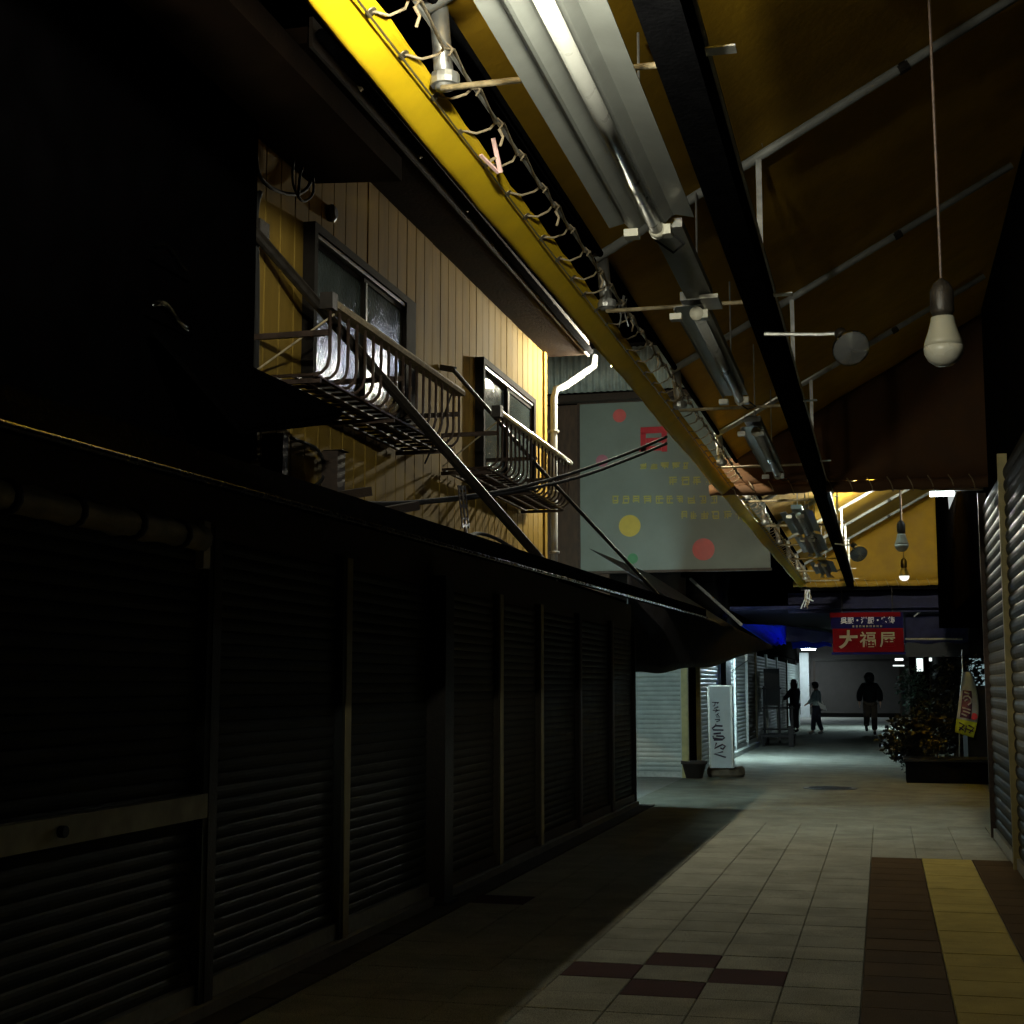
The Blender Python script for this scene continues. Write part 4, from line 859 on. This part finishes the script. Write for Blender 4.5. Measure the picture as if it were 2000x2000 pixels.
dc = thing('far_canopy', 'dark canopy and beams closing the alley above the red sign', 'canopy', (0, 32, 3))
MB().box((-3.1, 30.6, 3.05), (1.9, 58, 3.12)).build('roof', NAVY, dc)
MB().box((-1.6, 30.3, 3.42), (1.7, 30.36, 3.56)).build('cross_beam', BLACKM, dc)
MB().box((-1.9, 30.9, 2.98), (1.9, 30.98, 3.40)).build('front_board', NAVY, dc)
ca = W(1768, 1252, y=31.5); MB().box((ca.x, 31.5, 2.06), (2.2, 31.6, 2.36)).build('valance', BLACK, dc)
MB().tube([W(1768, 1248, y=31.45), W(1880, 1248, y=31.45)], .02, 8).build('curtain_rail', RUST, dc)
sheet('side_canopy', 'navy tarpaulin canopy hanging over the right planters', 'canopy',
      [V((.5, 31.5, 2.95)), V((2.2, 31.5, 2.95))], [V((.45, 31.48, 2.35)), V((2.2, 31.48, 2.35))], NAVY)

# far end wall
fw = thing('end_wall', 'dim grey shutter wall closing the far end of the alley', 'wall', (-1, 70, 0))
MB().box((-6, 70, 0), (1.2, 70.4, 5)).build('wall', WALLF, fw)
m = MB()
for i in range(22): m.box((-3.2, 69.955, .2 + i * .11), (.75, 69.99, .29 + i * .11))
kind(m.build('slat_curtain', WALLF, fw), 'stuff')
MB().box((-6, 69.9, 2.62), (1.2, 69.95, 2.72)).build('lintel', BLACKM, fw)
MB().box((-3.2, 69.9, 0), (.75, 69.95, .18)).build('kerb_board', DARKW, fw)
for x in (-3.2, .72): MB().box((x, 69.9, .18), (x + .09, 69.953, 2.62)).build('post', BROWNM, fw)
rr = thing('right_far_house', 'dark house front beside the planters on the right', 'house', (2.5, 40, 0))
MB().box((1.75, 31, 0), (4, 58, 5)).build('wall', DARKW, rr)
# lit shop window and lamps beyond the planters
lw = thing('lit_window', 'pale lit window with crossed wires behind the banner', 'window', (1.9, 30, 1.7))
wa, wb = W(1890, 1286, y=30.6), W(1931, 1343, y=30.6)
MB().box((wa.x, 30.6, wb.z), (wb.x, 30.62, wa.z)).build('pane', em('lit_pane', (.42, .62, .66), .42), lw)
MB().box((wa.x, 30.56, wa.z - .12), (wb.x, 30.598, wa.z - .09)).build('glazing_bar', BLACKM, lw)
MB().tube([(wa.x, 30.58, wb.z + .15), (wb.x, 30.58, wa.z - .15)], .006, 5).build('wire', BLACKM, lw)
MB().tube([(wa.x, 30.58, wa.z - .15), (wb.x, 30.58, wb.z + .15)], .006, 5).build('wire', BLACKM, lw)
MB().box((wb.x, 30.5, wb.z - .2), (wb.x + .06, 30.62, wa.z + .1)).build('frame_post', BLACKM, lw)
for (x0, y0, x1, y1, st, lab) in ((1748, 1286, 1764, 1290, 2.5, 'round glaring lamp above the climbing plant'), (1790, 1286, 1803, 1311, 1.6, 'tall lit lamp panel beside the climbing plant'), (1744, 1299, 1766, 1301, 2.0, 'thin lit tube below the glaring lamp'), (1815, 1285, 1820, 1291, 2.5, 'small twin lamp point left of the banner')):
    a, b = W(x0, y0, y=48), W(x1, y1, y=48); t = thing('shop_lamp', lab, 'lamp', a)
    MB().box((a.x, 48, b.z), (b.x, 48.05, a.z)).build('diffuser', em('shop_lamp_%d' % x0, (.85, 1, .98), st), t)
    MB().box((a.x - .03, 48.052, b.z - .03), (b.x + .03, 48.1, a.z + .03)).build('housing', BLACKM, t)

# ================================================================== PLANTS, BANNER, COUNTER
def foliage(mb, c, rad, n, size):
    c = V(c)
    for _ in range(n):
        while True:
            p = V((random.uniform(-1, 1), random.uniform(-1, 1), random.uniform(-1, 1)))
            if .15 < p.length < 1: break
        p = c + V((p.x * rad[0], p.y * rad[1], p.z * rad[2])); a = V((random.gauss(0, 1), random.gauss(0, 1), random.gauss(0, .7))).normalized()
        b = a.orthogonal().normalized(); s = size * random.uniform(.6, 1.3)
        mb.add([p, p + a * s * .5 + b * s * .28, p + a * s, p + a * s * .5 - b * s * .28], [(0, 1, 2), (0, 2, 3)])
    return mb
def plant(name, label, base, blobs, mat, leaf, stems, pot=None, size=.2):
    t = thing(name, label, 'plant', base)
    mb = MB()
    for c, r, n in blobs: foliage(mb, c, r, n, leaf)
    kind(mb.build('foliage', mat, t, fixn=False), 'stuff')
    for s in stems: MB().tube(s, [.018 - .010 * i / max(1, len(s) - 1) for i in range(len(s))], 5).build('stem', DARKWOOD, t)
    if pot: MB().lathe([(size * .7, 0), (size, size * 1.7), (size * 1.1, size * 1.7), (size * 1.1, size * 1.95), (size * .9, size * 1.95), (size * .85, size * 1.6), (.001, size * 1.55)], base, 16).build('pot', pot, t, True)
    return t
b0 = V((.48, 24.2, 0))
plant('bushy_shrub', 'dark bushy shrub leaning over the paving on the right', b0, [((.40, 24.1, .62), (.44, .5, .42), 700), ((.20, 24.0, .55), (.3, .4, .25), 250), ((.75, 24.3, .85), (.4, .4, .45), 500), ((.5, 24.0, .25), (.3, .3, .2), 200)], LEAF, .10, [[b0, b0 + V((-.05, 0, .4)), b0 + V((-.2, -.1, .8))], [b0, b0 + V((.1, 0, .5)), b0 + V((.25, .1, 1.1))]], TERRA)
b1_ = V((.75, 22.9, 0))
plant('potted_plant', 'small dark plant in a white tapering pot', b1_, [((.75, 22.9, .62), (.18, .18, .2), 160)], LEAF, .07, [[b1_ + V((0, 0, .2)), b1_ + V((.02, 0, .6))]], POTW, .11)
b2_ = V((.75, 29.5, 0))
plant('climbing_plant', 'pale flecked climbing plant on a trellis before the shop lamps', b2_, [((.55, 29.5, 1.45), (.32, .3, .42), 420), ((.72, 29.5, .85), (.35, .3, .5), 420), ((1.0, 29.4, 1.1), (.3, .3, .8), 400)], LEAFG, .085, [[b2_, b2_ + V((-.1, 0, .9)), b2_ + V((-.25, 0, 1.8))], [b2_ + V((.1, 0, 0)), b2_ + V((.15, 0, 1.7))]], TERRA)
b3_ = V((1.3, 27.0, 0))
plant('tall_shrub', 'tall black shrub between the climbing plant and the banner', b3_, [((1.12, 27, 1.2), (.32, .4, .75), 800), ((1.55, 27.2, 1.75), (.3, .35, .3), 250), ((1.05, 26.8, .5), (.4, .4, .4), 400)], LEAF, .11, [[b3_, b3_ + V((-.1, 0, .8)), b3_ + V((-.15, 0, 1.7))], [b3_, b3_ + V((.15, .05, 1.0)), b3_ + V((.25, .1, 1.9))]], TERRA)
ct = thing('dark_counter', 'low black counter at the foot of the right hand planters', 'counter', (.95, 23, 0))
MB().box((.30, 22.75, 0), (1.56, 23.6, .32)).build('body', BEAMB, ct); MB().box((.27, 22.70, .32), (1.60, 23.64, .36)).build('top', BLACK, ct)
cb = thing('dark_cabinet', 'tall black cabinet against the end of the right wall', 'cabinet', (1.5, 25, 0))
MB().box((1.30, 24.6, 0), (1.74, 26.0, 1.42)).build('body', BLACK, cb); MB().box((1.28, 24.57, 1.42), (1.76, 26.02, 1.46)).build('top', BLACK, cb)
bn = thing('banner_flag', 'white banner with purple writing, red spot and lime bottom on a pole', 'banner', (1.2, 24, 0))
bt_, bb = [W(1881, 1312, y=24.0), W(1896, 1312, y=24.0)], [W(1862, 1430, y=24.0), W(1899, 1441, y=24.0)]
def bpnt(u, v):
    e = math.sin(math.pi * v) * .10 * u + .02 * v
    return bt_[0].lerp(bt_[1], u).lerp(bb[0].lerp(bb[1], u), v) + V((e, .03 * math.sin(6 * u + 3 * v), 0))
MB().grid(lambda u, v: bpnt(u, v * .77), 8, 12).build('cloth', CLOTHW, bn, True, fixn=False, thick=.002)
MB().grid(lambda u, v: bpnt(u, .772 + v * .228), 8, 5).build('lower_cloth', LIME, bn, True, fixn=False, thick=.002)
fwd = V((0, -.012, 0))
MB().grid(lambda u, v: bpnt(.14 + u * .52, .30 + v * .44) + fwd, 6, 10).build('dark_print', pm('purple_print', (0.10, 0.03, 0.07), 0.8, 0, 0.3, 20, 0), bn, True, fixn=False, thick=.001)
def bs(l): return [[bpnt(*p) + fwd * 1.8 for p in ln] for ln in l]
m = MB()
for ln in bs([[(.2, .44), (.25, .40), (.45, .385), (.62, .43), (.62, .48), (.45, .53)], [(.28, .47), (.42, .44)], [(.2, .58), (.6, .60)], [(.25, .63), (.6, .65)], [(.2, .68), (.45, .70)], [(.25, .33), (.5, .35)]]): m.tube(ln, .012, 5)
m.build('white_writing', CLOTHW, bn)
m = MB()
for ln in bs([[(.15, .83), (.4, .85), (.2, .95)], [(.2, .90), (.42, .93)], [(.5, .85), (.5, .96)], [(.62, .84), (.9, .86), (.72, .95)], [(.6, .90), (.9, .91)], [(.45, .9), (.57, .9)]]): m.tube(ln, .011, 5)
m.build('dark_writing', INK, bn)
MB().lathe([(.055, 0), (.055, .004)], bpnt(.80, .69) + fwd * 1.5, 18, (0, -1, 0)).build('red_spot', RED, bn)
MB().tube([bpnt(-.03, 0) + V((.0, .02, .35)), bpnt(-.03, 0), bpnt(-.03, .5) + V((.02, .02, 0)), V((1.12, 24.02, .0))], .011, 6).build('pole', STEEL, bn)
MB().lathe([(.16, 0), (.16, .06), (.05, .09), (.02, .1)], (1.12, 24.02, 0), 14).build('foot', BLACKM, bn)

# ================================================================== PEOPLE
def skin(name, verts, edges, radii, mat, parent=None, org=(0, 0, 0), sub=2):
    me = bpy.data.meshes.new(name); me.from_pydata([V(v) for v in verts], edges, [])
    o = bpy.data.objects.new(name, me); COL.objects.link(o)
    md = o.modifiers.new('skin', 'SKIN'); md.use_smooth_shade = True
    for i, r in enumerate(radii): me.skin_vertices[0].data[i].radius = (r, r) if not isinstance(r, tuple) else r
    me.skin_vertices[0].data[0].use_root = True
    o.modifiers.new('sub', 'SUBSURF').levels = sub; o.modifiers['sub'].render_levels = sub
    bpy.context.view_layer.update()
    m2 = bpy.data.meshes.new_from_object(o.evaluated_get(bpy.context.evaluated_depsgraph_get()))
    bpy.data.objects.remove(o); m2.name = name; m2.materials.clear(); m2.materials.append(mat)
    for p in m2.polygons: p.use_smooth = True
    ob = bpy.data.objects.new(name, m2); COL.objects.link(ob); ob.parent = parent; ob.location = org; return ob
SKINM = pm('skin', (0.42, 0.27, 0.20), 0.55, 0, 0.1, 20, 0.05)
HAIR = pm('black_hair', (0.008, 0.007, 0.007), 0.5, 0, 0.3, 60, 0.4, 120)
def chain(vs, es, rs, start, pts):
    k = start
    for p, r in pts:
        vs.append(p); rs.append(r); es.append((k, len(vs) - 1)); k = len(vs) - 1
    return k
def person(label, loc, heading, h, J, jacket, trousers, shoe, hairkind, skirt=None):
    """J: joints in a 1.75 m frame, x right, y forward"""
    s = h / 1.75
    vs = [V(J['pelvis'])]; rs = [.115]; es = []
    ch = chain(vs, es, rs, 0, [(V(J['waist']), .105), (V(J['chest']), .125), (V(J['neck']), .055)])
    chest = 2
    hd = V(J['head']); fwd_ = V(J.get('face', (0, 1, 0))).normalized()
    k = chain(vs, es, rs, 3, [(hd - V((0, 0, .07)), .062), (hd, .088), (hd + V((0, 0, .075)), .075)])
    chain(vs, es, rs, 5, [(hd + fwd_ * .098 - V((0, 0, .012)), .016)])
    hands = []
    for sd in ('l', 'r'):
        sh, el, hn = [V(p) for p in J['arm_' + sd]]
        wr = chain(vs, es, rs, chest, [(sh, .062), (el, .043), (hn, .027)])
        d = (hn - el).normalized(); pm_ = hn + d * .07; pk = chain(vs, es, rs, wr, [(pm_, .033)])
        side = d.cross(V((0, 1, 0))).normalized() if abs(d.y) < .9 else V((1, 0, 0)); sgn = -1 if sd == 'l' else 1
        for q in range(4):
            off = V((0, 1, 0)) * (.024 - .016 * q); ln = (.072, .080, .074, .058)[q]
            chain(vs, es, rs, pk, [(pm_ + d * .035 + off, .0095), (pm_ + d * (.035 + ln * .55) + off, .0085), (pm_ + d * (.035 + ln * .95) + off - side * .012 * sgn, .0075)])
        chain(vs, es, rs, wr, [(hn + d * .04 + V((0, .035, 0)), .011), (hn + d * .075 + V((0, .052, 0)), .010)])
    for sd in ('l', 'r'):
        hp, kn, an, toe = [V(p) for p in J['leg_' + sd]]
        chain(vs, es, rs, 0, [(hp, .085), (kn, .056), (an, .038), (toe, .03)])
    body = skin('person', [v * s for v in vs], es, [r * s for r in rs], SKINM)
    body.location = loc; body.rotation_euler = (0, 0, heading); tag(body, label, 'person')
    # jacket
    vs = [V(J['pelvis']) + V((0, 0, J.get('hem', .0)))]; B = J.get('bulk', 1.0); rs = [(.185 * B, .15 * B)]; es = []
    chain(vs, es, rs, 0, [(V(J['waist']), (.18 * B, .15 * B)), (V(J['chest']), (.20 * B, .16 * B)), (V(J['neck']) - V((0, 0, .03)), .11 * B), (V(J['neck']) + V((0, 0, .02)), .08)])
    for sd in ('l', 'r'):
        sh, el, hn = [V(p) for p in J['arm_' + sd]]
        chain(vs, es, rs, 2, [(sh, .105 * B), (el, .082 * B), (hn - (hn - el).normalized() * .01, .066 * B)])
    skin('jacket', [v * s for v in vs], es, [tuple(q * s for q in r) if isinstance(r, tuple) else r * s for r in rs], jacket, body)
    vs = [V(J['pelvis']) + V((0, 0, .03))]; rs = [.135]; es = []
    for sd in ('l', 'r'):
        hp, kn, an, toe = [V(p) for p in J['leg_' + sd]]
        chain(vs, es, rs, 0, [(hp, .125), (kn, .098), (an + (kn - an).normalized() * .03, .082)])
    skin('trousers', [v * s for v in vs], es, [r * s for r in rs], trousers, body)
    for sd in ('l', 'r'):
        hp, kn, an, toe = [V(p) for p in J['leg_' + sd]]
        heel = an - (toe - an).normalized() * .05 + (an - kn).normalized() * .02
        skin('shoe', [v * s for v in (heel, an + (toe - an) * .5 + (an - kn).normalized() * .03, toe)], [(0, 1), (1, 2)], [.042 * s, .046 * s, .036 * s], shoe, body)
    # hair
    mb = MB().lathe(sphere_prof(.118 * J.get('hair', 1.0), 10, 1.12), (0, 0, 0), 16); out = []
    for p in mb.v:
        n_ = p.normalized(); front = n_.dot(fwd_); k = 1 + .07 * math.sin(23 * n_.x + 17 * n_.z) * math.cos(19 * n_.y)
        if hairkind == 'cap': k *= .98
        if front > .35 and n_.z < .35: k = .74
        q_ = p * k - fwd_ * .012
        if hairkind == 'long' and front < .35 and n_.z < .1: q_ = V((q_.x * 1.08, q_.y * 1.05, q_.z * 2.6))
        out.append((hd + V((0, 0, .03)) + q_) * s)
    mb.v = out; hr = mb.build('hair', HAIR, None, True, origin=(0, 0, 0)); hr.parent = body; hr.location = (0, 0, 0)
    if hairkind == 'cap':
        mb = MB().lathe([(.122, .0), (.12, .06), (.09, .11), (.02, .13)], hd + V((0, 0, .03)), 16)
        f0 = hd + fwd_ * .10 + V((0, 0, .035)); sdv = fwd_.cross(V((0, 0, 1)))
        mb.prism([f0 - sdv * .085, f0 + sdv * .085, f0 + fwd_ * .10 + sdv * .05 - V((0, 0, .02)), f0 + fwd_ * .10 - sdv * .05 - V((0, 0, .02))], (0, 0, .012))
        mb.v = [v * s for v in mb.v]; c_ = mb.build('cap', BLACK, None, True, origin=(0, 0, 0)); c_.parent = body; c_.location = (0, 0, 0)
    return body
def JJ(**k):
    J = dict(pelvis=(0, 0, .93), waist=(0, 0, 1.08), chest=(0, 0, 1.30), neck=(0, .0, 1.49), head=(0, .02, 1.635), hem=-.06,
             arm_l=((-.19, 0, 1.40), (-.27, -.03, 1.14), (-.26, .06, .90)), arm_r=((.19, 0, 1.40), (.27, -.03, 1.14), (.26, .06, .90)),
             leg_l=((-.10, 0, .88), (-.11, .03, .49), (-.11, -.02, .09), (-.12, .13, .04)), leg_r=((.10, 0, .88), (.11, .03, .49), (.11, -.02, .09), (.12, .13, .04)))
    J.update(k); return J
BLKCL = pm('black_jacket_cloth', (0.008, 0.008, 0.010), 0.85, 0, 0.3, 20, 0.4, 60)
BRNCL = pm('brown_trouser_cloth', (0.045, 0.034, 0.024), 0.9, 0, 0.25, 20, 0.4, 60)
NAVCL = pm('dark_navy_cloth', (0.012, 0.014, 0.030), 0.85, 0, 0.3, 20, 0.4, 60)
TEALCL = pm('grey_teal_cloth', (0.30, 0.40, 0.43), 0.85, 0, 0.25, 20, 0.4, 60)
DENIM = pm('dark_denim', (0.022, 0.028, 0.055), 0.85, 0, 0.25, 20, 0.4, 60)
SHOEB = pm('black_shoe', (0.012, 0.012, 0.012), 0.6, 0, 0.2, 20, 0.1)
SHOEW = pm('pale_shoe', (0.30, 0.30, 0.29), 0.6, 0, 0.2, 20, 0.1)
pm_man = W(1701, 1435, z=0)
person('person in a bulky black jacket and brown trousers walking away', pm_man, 0.0, 1.80,
       JJ(head=(.0, .04, 1.62), hem=-.05, bulk=1.22, hair=1.3, arm_l=((-.20, 0, 1.40), (-.29, -.02, 1.16), (-.30, .05, .95)), arm_r=((.20, 0, 1.40), (.29, -.05, 1.16), (.29, -.02, .95)),
          leg_l=((-.10, 0, .88), (-.10, -.02, .47), (-.12, -.38, .26), (-.10, -.42, .11)), leg_r=((.10, 0, .88), (.11, .08, .48), (.11, .05, .09), (.12, .20, .04))), BLKCL, BRNCL, SHOEB, 'short')
pw = W(1553, 1430, z=0)
person('person with long dark hair and navy coat reaching to the display rack', pw, math.radians(55), 1.62,
       JJ(face=(.25, 1, 0), hem=-.26, hair=1.12, arm_l=((-.19, 0, 1.40), (-.26, .16, 1.16), (-.22, .42, 1.14)), arm_r=((.19, 0, 1.40), (.24, .06, 1.14), (.20, .22, .98))), NAVCL, BLKCL, SHOEB, 'long')
pk_ = W(1597, 1434, z=0)
person('person in cap, grey teal jacket and dark jeans turned sideways', pk_, math.radians(80), 1.55,
       JJ(face=(0, 1, 0), hem=-.06, head=(0, .05, 1.63), arm_l=((-.19, .02, 1.40), (-.24, .10, 1.16), (-.20, .26, 1.05)), arm_r=((.19, 0, 1.40), (.25, -.04, 1.15), (.22, .14, 1.02)),
          leg_l=((-.10, 0, .88), (-.11, .10, .49), (-.11, .14, .09), (-.12, .29, .04)), leg_r=((.10, 0, .88), (.11, .0, .49), (.11, -.14, .09), (.12, .01, .04))), TEALCL, DENIM, SHOEW, 'cap')
bgp = thing('shoulder_bag', 'white tote bag hanging at the hip of the person in a cap', 'bag', pk_ + V((.12, -.05, .8)))
MB().prism([pk_ + V((.04, -.30, .98)), pk_ + V((.26, -.30, .86)), pk_ + V((.30, -.30, .72)), pk_ + V((.12, -.30, .78))], (0, .08, 0)).build('bag_body', PALEW, bgp)
MB().tube([pk_ + V((.06, -.28, .97)), pk_ + V((.03, -.20, 1.30)), pk_ + V((.20, -.28, .90))], .012, 5).build('strap', PALEW, bgp)
